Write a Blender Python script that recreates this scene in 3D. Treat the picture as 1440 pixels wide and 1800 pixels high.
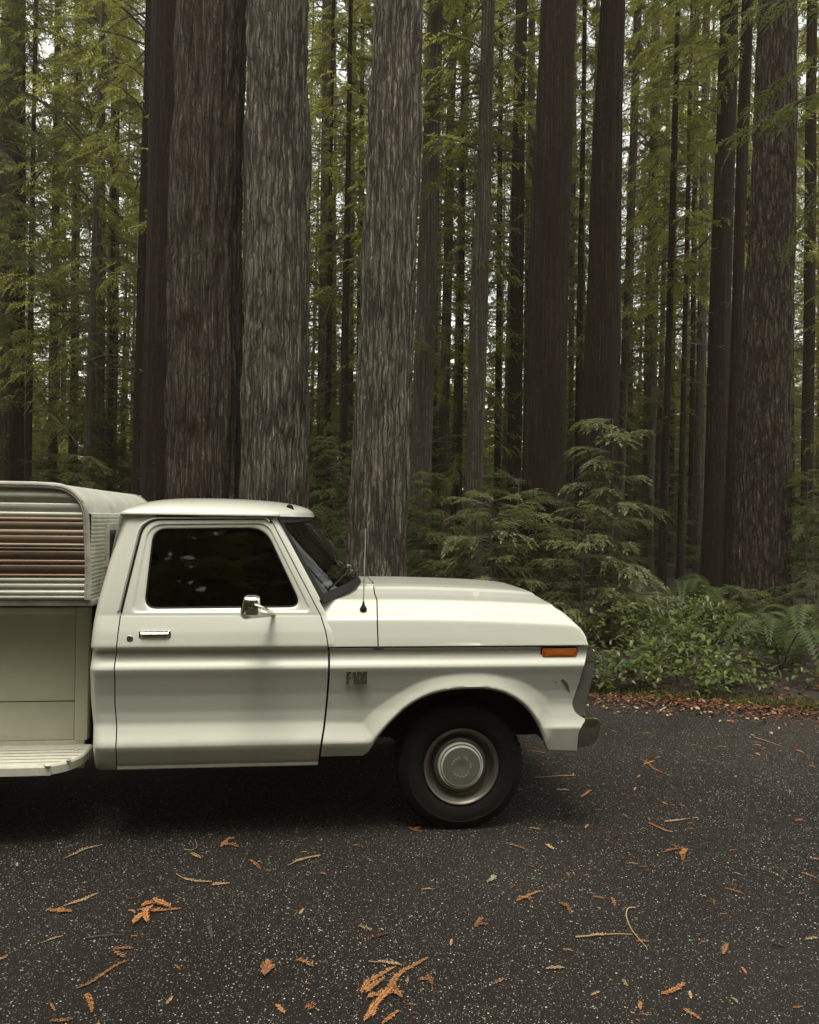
import bpy, bmesh, math, random
import numpy as np
from mathutils import Vector, Matrix

random.seed(7)
RNG = np.random.default_rng(11)
R = math.radians
for o in list(bpy.data.objects):
    bpy.data.objects.remove(o)
SC = bpy.context.scene
COL = SC.collection

# ------------------------------------------------------------------ camera
FPX, CX, CY, HCAM = 1442.0, 720.0, 900.0, 1.71
ROLL, PITCH = 0.0127, math.atan(15 / 1442)
cr = Vector((math.cos(ROLL), 0, math.sin(ROLL)))
cf = Vector((0, math.cos(PITCH), math.sin(PITCH)))
cf = (cf - cr * cf.dot(cr)).normalized()
cu = cr.cross(cf)
cam_d = bpy.data.cameras.new('camera')
cam = bpy.data.objects.new('camera', cam_d)
COL.objects.link(cam)
cam.matrix_world = Matrix(((cr.x, cu.x, -cf.x, 0), (cr.y, cu.y, -cf.y, 0), (cr.z, cu.z, -cf.z, HCAM), (0, 0, 0, 1)))
cam_d.sensor_width = 36
cam_d.sensor_fit = 'AUTO'
cam_d.lens = 36 * FPX / 1800
cam_d.clip_start, cam_d.clip_end = 0.05, 3000
SC.camera = cam

# ------------------------------------------------------------------ light
SUN_EL, SUN_AZ = R(75), R(190)
world = bpy.data.worlds.new('World')
SC.world = world
world.use_nodes = True
wn, wl = world.node_tree.nodes, world.node_tree.links
wn.clear()
sky = wn.new('ShaderNodeTexSky')
sky.sky_type = 'NISHITA'
sky.sun_disc = False
sky.sun_elevation = SUN_EL
sky.sun_rotation = SUN_AZ
sky.air_density, sky.dust_density, sky.ozone_density = 1.0, 1.0, 1.0
hsv = wn.new('ShaderNodeHueSaturation')
hsv.inputs['Saturation'].default_value = 0.25
tint = wn.new('ShaderNodeMix'); tint.data_type = 'RGBA'; tint.blend_type = 'MULTIPLY'
tint.inputs[0].default_value = 1.0
tint.inputs[7].default_value = (1.0, 0.97, 0.84, 1)
bg = wn.new('ShaderNodeBackground')
bg.inputs['Strength'].default_value = 0.15
wo = wn.new('ShaderNodeOutputWorld')
wl.new(sky.outputs[0], hsv.inputs['Color'])
wl.new(hsv.outputs[0], tint.inputs[6])
wl.new(tint.outputs[2], bg.inputs[0])
wl.new(bg.outputs[0], wo.inputs[0])
sun_d = bpy.data.lights.new('sun', 'SUN')
sun_d.energy = 1.0
sun_d.angle = R(26)
sun_d.color = (1.0, 0.95, 0.82)
sun = bpy.data.objects.new('sun', sun_d)
COL.objects.link(sun)
sd = Vector((math.sin(SUN_AZ) * math.cos(SUN_EL), math.cos(SUN_AZ) * math.cos(SUN_EL), math.sin(SUN_EL)))
sun.rotation_euler = sd.to_track_quat('Z', 'Y').to_euler()
sun.location = sd * 60
SC.view_settings.view_transform = 'Standard'
SC.view_settings.look = 'None'
SC.view_settings.gamma = 1.0
SC.view_settings.use_curve_mapping = False
SC.view_settings.exposure = 1.5
SC.cycles.use_denoising = True
SC.cycles.max_bounces = 10
SC.cycles.diffuse_bounces = 4
SC.cycles.transparent_max_bounces = 12

# ------------------------------------------------------------------ helpers
def ray(u, v):
    return (cr * ((u - CX) / FPX) + cu * ((CY - v) / FPX) + cf)

def ground(u, v, z=0.0):
    d = ray(u, v)
    t = (z - HCAM) / d.z
    return Vector((d.x * t, d.y * t, z))

def at_depth(u, v, y):
    d = ray(u, v)
    t = y / d.y
    return Vector((d.x * t, y, HCAM + d.z * t))

def tag(o, label=None, cat=None, group=None, kind=None):
    if label: o['label'] = label
    if cat: o['category'] = cat
    if group: o['group'] = group
    if kind: o['kind'] = kind
    return o

def empty(name, loc, rz=0.0):
    o = bpy.data.objects.new(name, None)
    o.empty_display_size = 0.2
    o.location = loc
    o.rotation_euler = (0, 0, rz)
    COL.objects.link(o)
    return o

def link(name, me, mat=None, parent=None):
    o = bpy.data.objects.new(name, me)
    if mat is not None and len(me.materials) == 0:
        for m in (mat if isinstance(mat, (list, tuple)) else [mat]):
            me.materials.append(m)
    COL.objects.link(o)
    if parent is not None:
        o.parent = parent
    return o

class MB:
    """collects pieces of geometry and links them as one mesh object"""
    def __init__(s):
        s.v, s.f, s.n, s.m, s.mi = [], [], 0, [], 0
    def add(s, verts, faces):
        verts = np.asarray(verts, float).reshape(-1, 3)
        s.v.append(verts)
        for f in faces:
            s.f.append([i + s.n for i in f])
            s.m.append(s.mi)
        s.n += len(verts)
        return s
    def grid(s, P, wrap_u=False, wrap_v=False, flip=False):
        P = np.asarray(P, float)
        a, b = P.shape[:2]
        fs = []
        for i in range(a if wrap_u else a - 1):
            for j in range(b if wrap_v else b - 1):
                i2, j2 = (i + 1) % a, (j + 1) % b
                q = [i * b + j, i * b + j2, i2 * b + j2, i2 * b + j]
                fs.append(q[::-1] if flip else q)
        return s.add(P.reshape(-1, 3), fs)
    def box(s, lo, hi):
        (x0, y0, z0), (x1, y1, z1) = lo, hi
        v = [(x0, y0, z0), (x1, y0, z0), (x1, y1, z0), (x0, y1, z0), (x0, y0, z1), (x1, y0, z1), (x1, y1, z1), (x0, y1, z1)]
        return s.add(v, [(0, 3, 2, 1), (4, 5, 6, 7), (0, 1, 5, 4), (1, 2, 6, 5), (2, 3, 7, 6), (3, 0, 4, 7)])
    def tube(s, pts, r, seg=8, caps=True, flat=None):
        pts = [Vector(p) for p in pts]
        n = len(pts)
        rr = list(r) if hasattr(r, '__len__') else [r] * n
        rows = []
        side = None
        for i, p in enumerate(pts):
            t = (pts[min(i + 1, n - 1)] - pts[max(i - 1, 0)]).normalized()
            if side is None:
                side = t.orthogonal().normalized()
            side = (side - t * side.dot(t)).normalized()
            up = t.cross(side)
            rows.append([p + (side * math.cos(2 * math.pi * k / seg) + up * math.sin(2 * math.pi * k / seg)) * rr[i] for k in range(seg)])
        base = s.n
        s.grid(np.array([[list(q) for q in row] for row in rows]), wrap_v=True)
        if caps:
            s.f.append([base + k for k in range(seg)][::-1]); s.m.append(s.mi)
            s.f.append([base + (n - 1) * seg + k for k in range(seg)]); s.m.append(s.mi)
        return s
    def prism(s, poly, axis_pts0, axis_pts1):
        n = len(poly)
        fs = [[k, (k + 1) % n, n + (k + 1) % n, n + k] for k in range(n)]
        fs.append(list(range(n))[::-1]); fs.append([n + k for k in range(n)])
        return s.add(list(axis_pts0) + list(axis_pts1), fs)
    def lathe_y(s, prof, c, seg=48, flip=False):
        """prof: list of (radius, y) revolved about the y axis through c"""
        P = np.array([[(c[0] + r * math.cos(2 * math.pi * k / seg), c[1] + y, c[2] + r * math.sin(2 * math.pi * k / seg)) for k in range(seg)] for r, y in prof])
        return s.grid(P, wrap_v=True, flip=flip)
    def mesh(s, name, smooth=True, angle=40, clean=False, skirt=None, recalc=False, bevel=0):
        me = bpy.data.meshes.new(name)
        V = np.concatenate(s.v) if s.v else np.zeros((0, 3))
        me.from_pydata(V.tolist(), [], s.f)
        if any(s.m):
            me.polygons.foreach_set('material_index', s.m)
        if clean or skirt or recalc or bevel:
            bm = bmesh.new(); bm.from_mesh(me)
            if clean:
                bmesh.ops.remove_doubles(bm, verts=bm.verts, dist=2e-4)
                bmesh.ops.dissolve_degenerate(bm, dist=1e-5, edges=bm.edges)
            if recalc:
                bmesh.ops.recalc_face_normals(bm, faces=bm.faces)
            if bevel:
                bmesh.ops.bevel(bm, geom=[e for e in bm.edges if e.is_manifold and e.calc_face_angle(0) > 0.5], offset=bevel, segments=2, affect='EDGES', profile=0.5)
            if skirt:
                be = [e for e in bm.edges if e.is_boundary]
                r = bmesh.ops.extrude_edge_only(bm, edges=be)
                for g in r['geom']:
                    if isinstance(g, bmesh.types.BMVert):
                        g.co.y += skirt
                bmesh.ops.recalc_face_normals(bm, faces=bm.faces)
            bm.to_mesh(me); bm.free()
        if smooth:
            me.shade_smooth()
            me.set_sharp_from_angle(angle=R(angle))
        me.update()
        return me
    def build(s, name, mat, parent=None, **k):
        return link(name, s.mesh(name, **k), mat, parent)

def fast_mesh(name, V, F4, smooth=False, uv=None):
    """quads only, numpy"""
    me = bpy.data.meshes.new(name)
    V = np.ascontiguousarray(V, dtype=np.float32).reshape(-1, 3)
    F4 = np.ascontiguousarray(F4, dtype=np.int32).reshape(-1, 4)
    me.vertices.add(len(V)); me.vertices.foreach_set('co', V.ravel())
    me.loops.add(F4.size); me.loops.foreach_set('vertex_index', F4.ravel())
    me.polygons.add(len(F4))
    me.polygons.foreach_set('loop_start', np.arange(0, F4.size, 4, dtype=np.int32))
    me.update(calc_edges=True)
    me.validate()
    if smooth: me.shade_smooth()
    return me

def catmull(pts, n=12):
    pts = np.asarray(pts, float)
    P = np.vstack([2 * pts[0] - pts[1], pts, 2 * pts[-1] - pts[-2]])
    out = []
    for i in range(1, len(P) - 2):
        for t in np.linspace(0, 1, n, endpoint=False):
            a, b, c, d = P[i - 1], P[i], P[i + 1], P[i + 2]
            out.append(0.5 * ((2 * b) + (c - a) * t + (2 * a - 5 * b + 4 * c - d) * t * t + (3 * b - a - 3 * c + d) * t ** 3))
    out.append(pts[-1])
    return np.array(out)

# value noise (numpy), periodic in the first axis when per is set
def vnoise(x, y, z=0.0, seed=0, per=None):
    x = np.asarray(x, float); y = np.asarray(y, float); z = np.asarray(z, float) + np.zeros_like(x)
    def h(i, j, k):
        n = (i * 374761393 + j * 668265263 + k * 2147483647 + seed * 1274126177) & 0xFFFFFFFF
        n = ((n ^ (n >> 13)) * 1274126177) & 0xFFFFFFFF
        n = (n ^ (n >> 16)) & 0xFFFFFFFF
        return n / 4294967295.0
    xi, yi, zi = np.floor(x).astype(np.int64), np.floor(y).astype(np.int64), np.floor(z).astype(np.int64)
    fx, fy, fz = x - xi, y - yi, z - zi
    fx, fy, fz = [f * f * (3 - 2 * f) for f in (fx, fy, fz)]
    r = 0
    for a in (0, 1):
        for b in (0, 1):
            for c in (0, 1):
                ii = xi + a
                if per: ii = ii % per
                w = (fx if a else 1 - fx) * (fy if b else 1 - fy) * (fz if c else 1 - fz)
                r = r + w * h(ii, yi + b, zi + c)
    return r

# ------------------------------------------------------------------ materials
def new_mat(name):
    m = bpy.data.materials.new(name)
    m.use_nodes = True
    nt = m.node_tree
    return m, nt, nt.nodes, nt.links, nt.nodes['Principled BSDF']

def plain(name, col, rough=0.5, metal=0.0, coat=0.0, spec=0.5, noise=0.0, nscale=20.0, bump=0.0):
    m, nt, N, L, B = new_mat(name)
    B.inputs['Base Color'].default_value = (*col, 1)
    B.inputs['Roughness'].default_value = rough
    B.inputs['Metallic'].default_value = metal
    B.inputs['Coat Weight'].default_value = coat
    B.inputs['Coat Roughness'].default_value = 0.06
    B.inputs['Specular IOR Level'].default_value = spec
    if noise or bump:
        tc = N.new('ShaderNodeTexCoord')
        nz = N.new('ShaderNodeTexNoise')
        nz.inputs['Scale'].default_value = nscale
        nz.inputs['Detail'].default_value = 6
        L.new(tc.outputs['Object'], nz.inputs['Vector'])
        if noise:
            mx = N.new('ShaderNodeMix'); mx.data_type = 'RGBA'
            mx.inputs[6].default_value = (*[c * (1 - noise) for c in col], 1)
            mx.inputs[7].default_value = (*[min(1, c * (1 + noise)) for c in col], 1)
            rp = N.new('ShaderNodeMapRange')
            rp.inputs[1].default_value, rp.inputs[2].default_value = 0.3, 0.7
            L.new(nz.outputs[0], rp.inputs[0])
            L.new(rp.outputs[0], mx.inputs[0])
            L.new(mx.outputs[2], B.inputs['Base Color'])
        if bump:
            bp = N.new('ShaderNodeBump')
            bp.inputs['Strength'].default_value = bump
            bp.inputs['Distance'].default_value = 0.01
            L.new(nz.outputs[0], bp.inputs['Height'])
            L.new(bp.outputs[0], B.inputs['Normal'])
    return m

def mat_paint():
    m, nt, N, L, B = new_mat('cream_paint')
    tc = N.new('ShaderNodeTexCoord')
    n1 = N.new('ShaderNodeTexNoise'); n1.inputs['Scale'].default_value = 2.5; n1.inputs['Detail'].default_value = 8
    n2 = N.new('ShaderNodeTexNoise'); n2.inputs['Scale'].default_value = 60; n2.inputs['Detail'].default_value = 4
    L.new(tc.outputs['Object'], n1.inputs['Vector']); L.new(tc.outputs['Object'], n2.inputs['Vector'])
    # road grime thrown up on the lowest part of the body, with an uneven edge
    sx = N.new('ShaderNodeSeparateXYZ'); L.new(tc.outputs['Object'], sx.inputs[0])
    ad = N.new('ShaderNodeMath'); ad.operation = 'MULTIPLY_ADD'
    L.new(n1.outputs[0], ad.inputs[0]); ad.inputs[1].default_value = -0.35
    L.new(sx.outputs['Z'], ad.inputs[2])
    mr = N.new('ShaderNodeMapRange'); L.new(ad.outputs[0], mr.inputs[0])
    mr.inputs[1].default_value, mr.inputs[2].default_value = 0.20, 0.42
    mr.inputs[3].default_value, mr.inputs[4].default_value = 0.42, 0.0
    sp = N.new('ShaderNodeMapRange'); L.new(n2.outputs[0], sp.inputs[0])
    sp.inputs[1].default_value, sp.inputs[2].default_value = 0.66, 0.74
    sp.inputs[3].default_value, sp.inputs[4].default_value = 0.0, 0.10
    sm = N.new('ShaderNodeMath'); sm.operation = 'ADD'; sm.use_clamp = True
    L.new(mr.outputs[0], sm.inputs[0]); L.new(sp.outputs[0], sm.inputs[1])
    mx = N.new('ShaderNodeMix'); mx.data_type = 'RGBA'
    mx.inputs[6].default_value = (0.65, 0.65, 0.58, 1)
    mx.inputs[7].default_value = (0.22, 0.18, 0.12, 1)
    L.new(sm.outputs[0], mx.inputs[0])
    L.new(mx.outputs[2], B.inputs['Base Color'])
    rr = N.new('ShaderNodeMapRange'); L.new(n1.outputs[0], rr.inputs[0])
    rr.inputs[3].default_value, rr.inputs[4].default_value = 0.22, 0.42
    L.new(rr.outputs[0], B.inputs['Roughness'])
    B.inputs['Coat Weight'].default_value = 0.8
    B.inputs['Coat Roughness'].default_value = 0.05
    bp = N.new('ShaderNodeBump'); bp.inputs['Strength'].default_value = 0.05; bp.inputs['Distance'].default_value = 0.02
    L.new(n1.outputs[0], bp.inputs['Height']); L.new(bp.outputs[0], B.inputs['Coat Normal'])
    return m

def mat_glass(name, tint, alpha):
    m, nt, N, L, B = new_mat(name)
    out = N['Material Output']
    N.remove(B)
    tr = N.new('ShaderNodeBsdfTransparent'); tr.inputs[0].default_value = (*tint, 1)
    gl = N.new('ShaderNodeBsdfGlossy'); gl.inputs['Roughness'].default_value = 0.02
    fr = N.new('ShaderNodeFresnel'); fr.inputs[0].default_value = 1.5
    mx = N.new('ShaderNodeMixShader')
    L.new(fr.outputs[0], mx.inputs[0]); L.new(tr.outputs[0], mx.inputs[1]); L.new(gl.outputs[0], mx.inputs[2])
    L.new(mx.outputs[0], out.inputs[0])
    return m

def mat_leaf(name, col, trans, tw=0.45, var=0.35, gloss=0.0):
    m, nt, N, L, B = new_mat(name)
    out = N['Material Output']; N.remove(B)
    oi = N.new('ShaderNodeObjectInfo')
    geo = N.new('ShaderNodeNewGeometry')
    tc = N.new('ShaderNodeTexCoord')
    nz = N.new('ShaderNodeTexNoise'); nz.inputs['Scale'].default_value = 0.9; nz.inputs['Detail'].default_value = 3
    L.new(tc.outputs['Object'], nz.inputs['Vector'])
    a1 = N.new('ShaderNodeMath'); a1.operation = 'ADD'
    L.new(oi.outputs['Random'], a1.inputs[0]); L.new(geo.outputs['Random Per Island'], a1.inputs[1])
    a2 = N.new('ShaderNodeMath'); a2.operation = 'ADD'
    L.new(a1.outputs[0], a2.inputs[0]); L.new(nz.outputs[0], a2.inputs[1])
    mr = N.new('ShaderNodeMapRange'); L.new(a2.outputs[0], mr.inputs[0])
    mr.inputs[1].default_value, mr.inputs[2].default_value = 0.5, 2.2
    def ramp(c):
        mx = N.new('ShaderNodeMix'); mx.data_type = 'RGBA'
        mx.inputs[6].default_value = (c[0] * (1 - var), c[1] * (1 - var), c[2] * (1 - var * .6), 1)
        mx.inputs[7].default_value = (c[0] * (1 + var * 1.3), c[1] * (1 + var), c[2] * (1 + var * .4), 1)
        L.new(mr.outputs[0], mx.inputs[0])
        return mx.outputs[2]
    df = N.new('ShaderNodeBsdfDiffuse'); L.new(ramp(col), df.inputs[0])
    tl = N.new('ShaderNodeBsdfTranslucent'); L.new(ramp(trans), tl.inputs[0])
    mx = N.new('ShaderNodeMixShader'); mx.inputs[0].default_value = tw
    L.new(df.outputs[0], mx.inputs[1]); L.new(tl.outputs[0], mx.inputs[2])
    last = mx.outputs[0]
    if gloss:
        gl = N.new('ShaderNodeBsdfGlossy'); gl.inputs['Roughness'].default_value = 0.35
        m2 = N.new('ShaderNodeMixShader'); m2.inputs[0].default_value = gloss
        L.new(last, m2.inputs[1]); L.new(gl.outputs[0], m2.inputs[2]); last = m2.outputs[0]
    L.new(last, out.inputs[0])
    return m

def mat_bark(name, dark, light, sxy, sz, moss=0.0, bump=0.6, plates=1.0, mosscol=(0.17, 0.20, 0.13)):
    m, nt, N, L, B = new_mat(name)
    tc = N.new('ShaderNodeTexCoord')
    def rng(src, a, b, c=0.0, d=1.0):
        r = N.new('ShaderNodeMapRange'); L.new(src, r.inputs[0])
        r.inputs[1].default_value, r.inputs[2].default_value, r.inputs[3].default_value, r.inputs[4].default_value = a, b, c, d
        return r.outputs[0]
    def math2(op, a, b):
        n = N.new('ShaderNodeMath'); n.operation = op
        for i, x in enumerate((a, b)):
            if isinstance(x, (int, float)): n.inputs[i].default_value = x
            else: L.new(x, n.inputs[i])
        return n.outputs[0]
    wob = N.new('ShaderNodeTexNoise'); wob.inputs['Scale'].default_value = 3.5; wob.inputs['Detail'].default_value = 5
    L.new(tc.outputs['Object'], wob.inputs['Vector'])
    off = N.new('ShaderNodeVectorMath'); off.operation = 'MULTIPLY_ADD'
    L.new(wob.outputs['Color'], off.inputs[0]); off.inputs[1].default_value = (.09, .09, .34); L.new(tc.outputs['Object'], off.inputs[2])
    def mapped(f, fz):
        mp = N.new('ShaderNodeMapping'); mp.inputs['Scale'].default_value = (f, f, fz)
        L.new(off.outputs[0], mp.inputs[0]); return mp.outputs[0]
    def edge(vec):
        v = N.new('ShaderNodeTexVoronoi'); v.feature = 'DISTANCE_TO_EDGE'; v.inputs['Scale'].default_value = 1.0
        L.new(vec, v.inputs['Vector']); return v.outputs['Distance']
    def cell(vec):
        v = N.new('ShaderNodeTexVoronoi'); v.inputs['Scale'].default_value = 1.0
        L.new(vec, v.inputs['Vector'])
        q = N.new('ShaderNodeSeparateColor'); L.new(v.outputs['Color'], q.inputs[0]); return q.outputs[0]
    def fib(f, fz, det=6):
        n = N.new('ShaderNodeTexNoise'); n.inputs['Scale'].default_value = 1.0; n.inputs['Detail'].default_value = det; n.inputs['Roughness'].default_value = 0.7
        L.new(mapped(f, fz), n.inputs['Vector']); return n.outputs[0]
    big = mapped(sxy * .9, sz * .42); small = mapped(sxy * 2.2, sz * 1.5)
    crack1 = rng(edge(big), 0.0, 0.30, .06, 1.0); crack2 = rng(edge(small), 0.0, 0.32, .30, 1.0)
    fibre = rng(fib(sxy * 3.2, sz * .8), .36, .64)
    relief = math2('MULTIPLY', math2('MULTIPLY', crack1, crack2), rng(fibre, 0, 1, .45, 1.0))
    tone = math2('ADD', math2('MULTIPLY', cell(small), .32), math2('MULTIPLY', fibre, .68))
    fac = math2('MULTIPLY', relief, rng(tone, .15, .8, .25, 1.0))
    mx = N.new('ShaderNodeMix'); mx.data_type = 'RGBA'
    mx.inputs[6].default_value = (*dark, 1); mx.inputs[7].default_value = (*light, 1)
    L.new(fac, mx.inputs[0])
    last = mx.outputs[2]
    if moss:
        n2 = N.new('ShaderNodeTexNoise'); n2.inputs['Scale'].default_value = 0.9; n2.inputs['Detail'].default_value = 6
        L.new(tc.outputs['Object'], n2.inputs['Vector'])
        m2 = N.new('ShaderNodeMix'); m2.data_type = 'RGBA'
        m2.inputs[7].default_value = (*mosscol, 1)
        L.new(math2('MULTIPLY', rng(n2.outputs[0], .45, .68, 0, moss), relief), m2.inputs[0]); L.new(last, m2.inputs[6]); last = m2.outputs[2]
    L.new(last, B.inputs['Base Color'])
    B.inputs['Roughness'].default_value = 0.9
    B.inputs['Specular IOR Level'].default_value = 0.15
    bp = N.new('ShaderNodeBump'); bp.inputs['Strength'].default_value = bump; bp.inputs['Distance'].default_value = 0.03
    L.new(relief, bp.inputs['Height']); L.new(bp.outputs[0], B.inputs['Normal'])
    return m

def mat_asphalt():
    m, nt, N, L, B = new_mat('asphalt')
    tc = N.new('ShaderNodeTexCoord')
    def vor(scale):
        w = N.new('ShaderNodeTexVoronoi'); w.inputs['Scale'].default_value = scale
        w.inputs['Randomness'].default_value = 1.0
        L.new(tc.outputs['Object'], w.inputs['Vector'])
        return w
    def noise(scale, det=5):
        n = N.new('ShaderNodeTexNoise'); n.inputs['Scale'].default_value = scale; n.inputs['Detail'].default_value = det
        L.new(tc.outputs['Object'], n.inputs['Vector'])
        return n.outputs[0]
    def rng(src, a, b, c=0.0, d=1.0):
        r = N.new('ShaderNodeMapRange'); L.new(src, r.inputs[0])
        r.inputs[1].default_value, r.inputs[2].default_value, r.inputs[3].default_value, r.inputs[4].default_value = a, b, c, d
        return r.outputs[0]
    def math2(op, a, b):
        n = N.new('ShaderNodeMath'); n.operation = op
        for i, x in enumerate((a, b)):
            if isinstance(x, (int, float)): n.inputs[i].default_value = x
            else: L.new(x, n.inputs[i])
        return n.outputs[0]
    v1, v2 = vor(125), vor(230)
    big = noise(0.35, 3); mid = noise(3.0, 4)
    def chips(v, dens, size):
        s = N.new('ShaderNodeSeparateColor'); L.new(v.outputs['Color'], s.inputs[0])
        th = math2('ADD', dens, math2('MULTIPLY', math2('SUBTRACT', mid, 0.5), -0.25))
        a = math2('GREATER_THAN', s.outputs[0], th)
        sz = math2('MULTIPLY', s.outputs[1], size)
        b = rng(math2('SUBTRACT', v.outputs['Distance'], sz), -0.06, 0.06, 1, 0)
        br = rng(s.outputs[2], 0, 1, 0.35, 1.0)
        return math2('MULTIPLY', math2('MULTIPLY', a, b), br)
    c1 = chips(v1, 0.87, 0.50); c2 = chips(v2, 0.74, 0.5)
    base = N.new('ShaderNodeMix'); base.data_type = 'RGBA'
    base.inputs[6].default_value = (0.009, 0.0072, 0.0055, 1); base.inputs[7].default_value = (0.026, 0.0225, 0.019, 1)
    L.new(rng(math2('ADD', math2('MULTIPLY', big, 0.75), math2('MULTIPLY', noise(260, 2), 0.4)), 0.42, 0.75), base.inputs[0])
    mx = N.new('ShaderNodeMix'); mx.data_type = 'RGBA'
    mx.inputs[7].default_value = (0.55, 0.53, 0.46, 1)
    L.new(base.outputs[2], mx.inputs[6])
    tot = N.new('ShaderNodeMath'); tot.operation = 'MAXIMUM'
    L.new(c1, tot.inputs[0]); L.new(math2('MULTIPLY', c2, 0.6), tot.inputs[1])
    L.new(math2('MULTIPLY', tot.outputs[0], rng(noise(0.55, 3), .35, .60, .62, 1.0)), mx.inputs[0])
    L.new(mx.outputs[2], B.inputs['Base Color'])
    B.inputs['Roughness'].default_value = 0.85
    B.inputs['Specular IOR Level'].default_value = 0.12
    bp = N.new('ShaderNodeBump'); bp.inputs['Strength'].default_value = 0.7; bp.inputs['Distance'].default_value = 0.004
    h = math2('ADD', math2('MULTIPLY', v1.outputs['Distance'], -1.0), math2('MULTIPLY', v2.outputs['Distance'], -0.5))
    L.new(h, bp.inputs['Height']); L.new(bp.outputs[0], B.inputs['Normal'])
    return m

def mat_floor():
    m, nt, N, L, B = new_mat('forest_duff')
    tc = N.new('ShaderNodeTexCoord')
    n1 = N.new('ShaderNodeTexNoise'); n1.inputs['Scale'].default_value = 9; n1.inputs['Detail'].default_value = 9; n1.inputs['Roughness'].default_value = 0.7
    L.new(tc.outputs['Object'], n1.inputs['Vector'])
    n2 = N.new('ShaderNodeTexNoise'); n2.inputs['Scale'].default_value = 0.6; n2.inputs['Detail'].default_value = 4
    L.new(tc.outputs['Object'], n2.inputs['Vector'])
    mx = N.new('ShaderNodeMix'); mx.data_type = 'RGBA'
    mx.inputs[6].default_value = (0.008, 0.0055, 0.0038, 1); mx.inputs[7].default_value = (0.032, 0.021, 0.012, 1)
    mr = N.new('ShaderNodeMapRange'); L.new(n1.outputs[0], mr.inputs[0]); mr.inputs[1].default_value, mr.inputs[2].default_value = 0.35, 0.7
    L.new(mr.outputs[0], mx.inputs[0])
    L.new(mx.outputs[2], B.inputs['Base Color'])
    B.inputs['Roughness'].default_value = 0.95
    bp = N.new('ShaderNodeBump'); bp.inputs['Strength'].default_value = 0.8; bp.inputs['Distance'].default_value = 0.03
    L.new(n1.outputs[0], bp.inputs['Height']); L.new(bp.outputs[0], B.inputs['Normal'])
    return m

M = {}
M['paint'] = mat_paint()
M['chrome'] = plain('chrome', (0.75, 0.74, 0.70), 0.08, 1.0)
M['alu'] = plain('aluminium_trim', (0.46, 0.44, 0.39), 0.5, 0.1, noise=0.25, nscale=14)
M['sheet'] = plain('aluminium_sheet', (0.66, 0.66, 0.58), 0.42, 0.35, noise=0.16, nscale=9)
M['polished'] = plain('polished_ring', (0.9, 0.89, 0.82), 0.45, 0.15)
M['badge'] = plain('worn_chrome', (0.55, 0.54, 0.50), 0.28, 0.9)
M['bumper'] = plain('dulled_chrome', (0.52, 0.50, 0.46), 0.2, 1.0)
M['rubber'] = plain('black_rubber', (0.010, 0.009, 0.008), 0.55, spec=0.2)
M['tyre'] = plain('tyre_rubber', (0.011, 0.0095, 0.008), 0.85, spec=0.25, noise=0.25, nscale=30)
M['dark'] = plain('dark_underbody', (0.012, 0.010, 0.008), 0.9)
M['seat'] = plain('dark_upholstery', (0.02, 0.016, 0.012), 0.8)
M['wheel'] = plain('grey_wheel_steel', (0.17, 0.155, 0.13), 0.38, 0.45, noise=0.12, nscale=18)
M['cap'] = plain('grey_cap_paint', (0.20, 0.20, 0.17), 0.45, 0.2, noise=0.06)
M['letters'] = plain('worn_white_lettering', (0.62, 0.60, 0.52), 0.6)
M['bezel'] = plain('grey_bezel_plastic', (0.17, 0.165, 0.15), 0.35, 0.3)
M['amber'] = plain('amber_lens', (0.52, 0.13, 0.015), 0.15, coat=0.8)
M['glass'] = mat_glass('window_glass', (0.07, 0.062, 0.05), 1)
M['clear'] = mat_glass('windscreen_glass', (0.55, 0.56, 0.50), 1)
M['step'] = plain('step_paint', (0.62, 0.61, 0.52), 0.5, noise=0.08, nscale=25)
M['bed'] = plain('bed_paint', (0.58, 0.57, 0.46), 0.5, noise=0.05, nscale=6)
for k, c in (('brown', (0.19, 0.135, 0.088)), ('tan', (0.36, 0.265, 0.185)), ('umber', (0.105, 0.066, 0.044)), ('rust', (0.21, 0.118, 0.072)), ('pale', (0.50, 0.49, 0.42)), ('white', (0.70, 0.69, 0.60))):
    M['sid_' + k] = plain('siding_' + k, c, 0.4, 0.1, coat=0.3, noise=0.1, nscale=8)
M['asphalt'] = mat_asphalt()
M['floor'] = mat_floor()
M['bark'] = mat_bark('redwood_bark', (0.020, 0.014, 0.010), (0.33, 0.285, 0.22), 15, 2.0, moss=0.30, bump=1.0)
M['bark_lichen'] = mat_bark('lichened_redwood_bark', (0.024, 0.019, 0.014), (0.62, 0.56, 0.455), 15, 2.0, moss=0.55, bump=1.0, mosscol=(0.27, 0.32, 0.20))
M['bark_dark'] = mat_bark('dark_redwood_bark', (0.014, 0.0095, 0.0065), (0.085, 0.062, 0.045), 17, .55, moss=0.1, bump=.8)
M['bark_fir'] = mat_bark('fir_bark', (0.016, 0.0115, 0.008), (0.32, 0.262, 0.20), 13, 4.0, moss=0.2, bump=1.0)
M['bark_pale'] = mat_bark('pale_slender_bark', (0.055, 0.046, 0.035), (0.30, 0.265, 0.21), 17, .9, moss=0.25)
M['limb'] = plain('dead_limb_bark', (0.10, 0.08, 0.058), 0.9, noise=0.3, nscale=8)
M['leaf_tree'] = mat_leaf('conifer_needles', (0.070, 0.086, 0.030), (0.28, 0.32, 0.095), 0.5, var=0.7)
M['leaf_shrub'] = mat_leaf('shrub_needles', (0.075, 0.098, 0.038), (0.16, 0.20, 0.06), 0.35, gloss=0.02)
M['leaf_young_lit'] = mat_leaf('young_lit_shrub_needles', (0.13, 0.155, 0.070), (0.26, 0.30, 0.11), 0.35, gloss=0.03)  # lighter young foliage, with the saplings' lit look put into the colour
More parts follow.
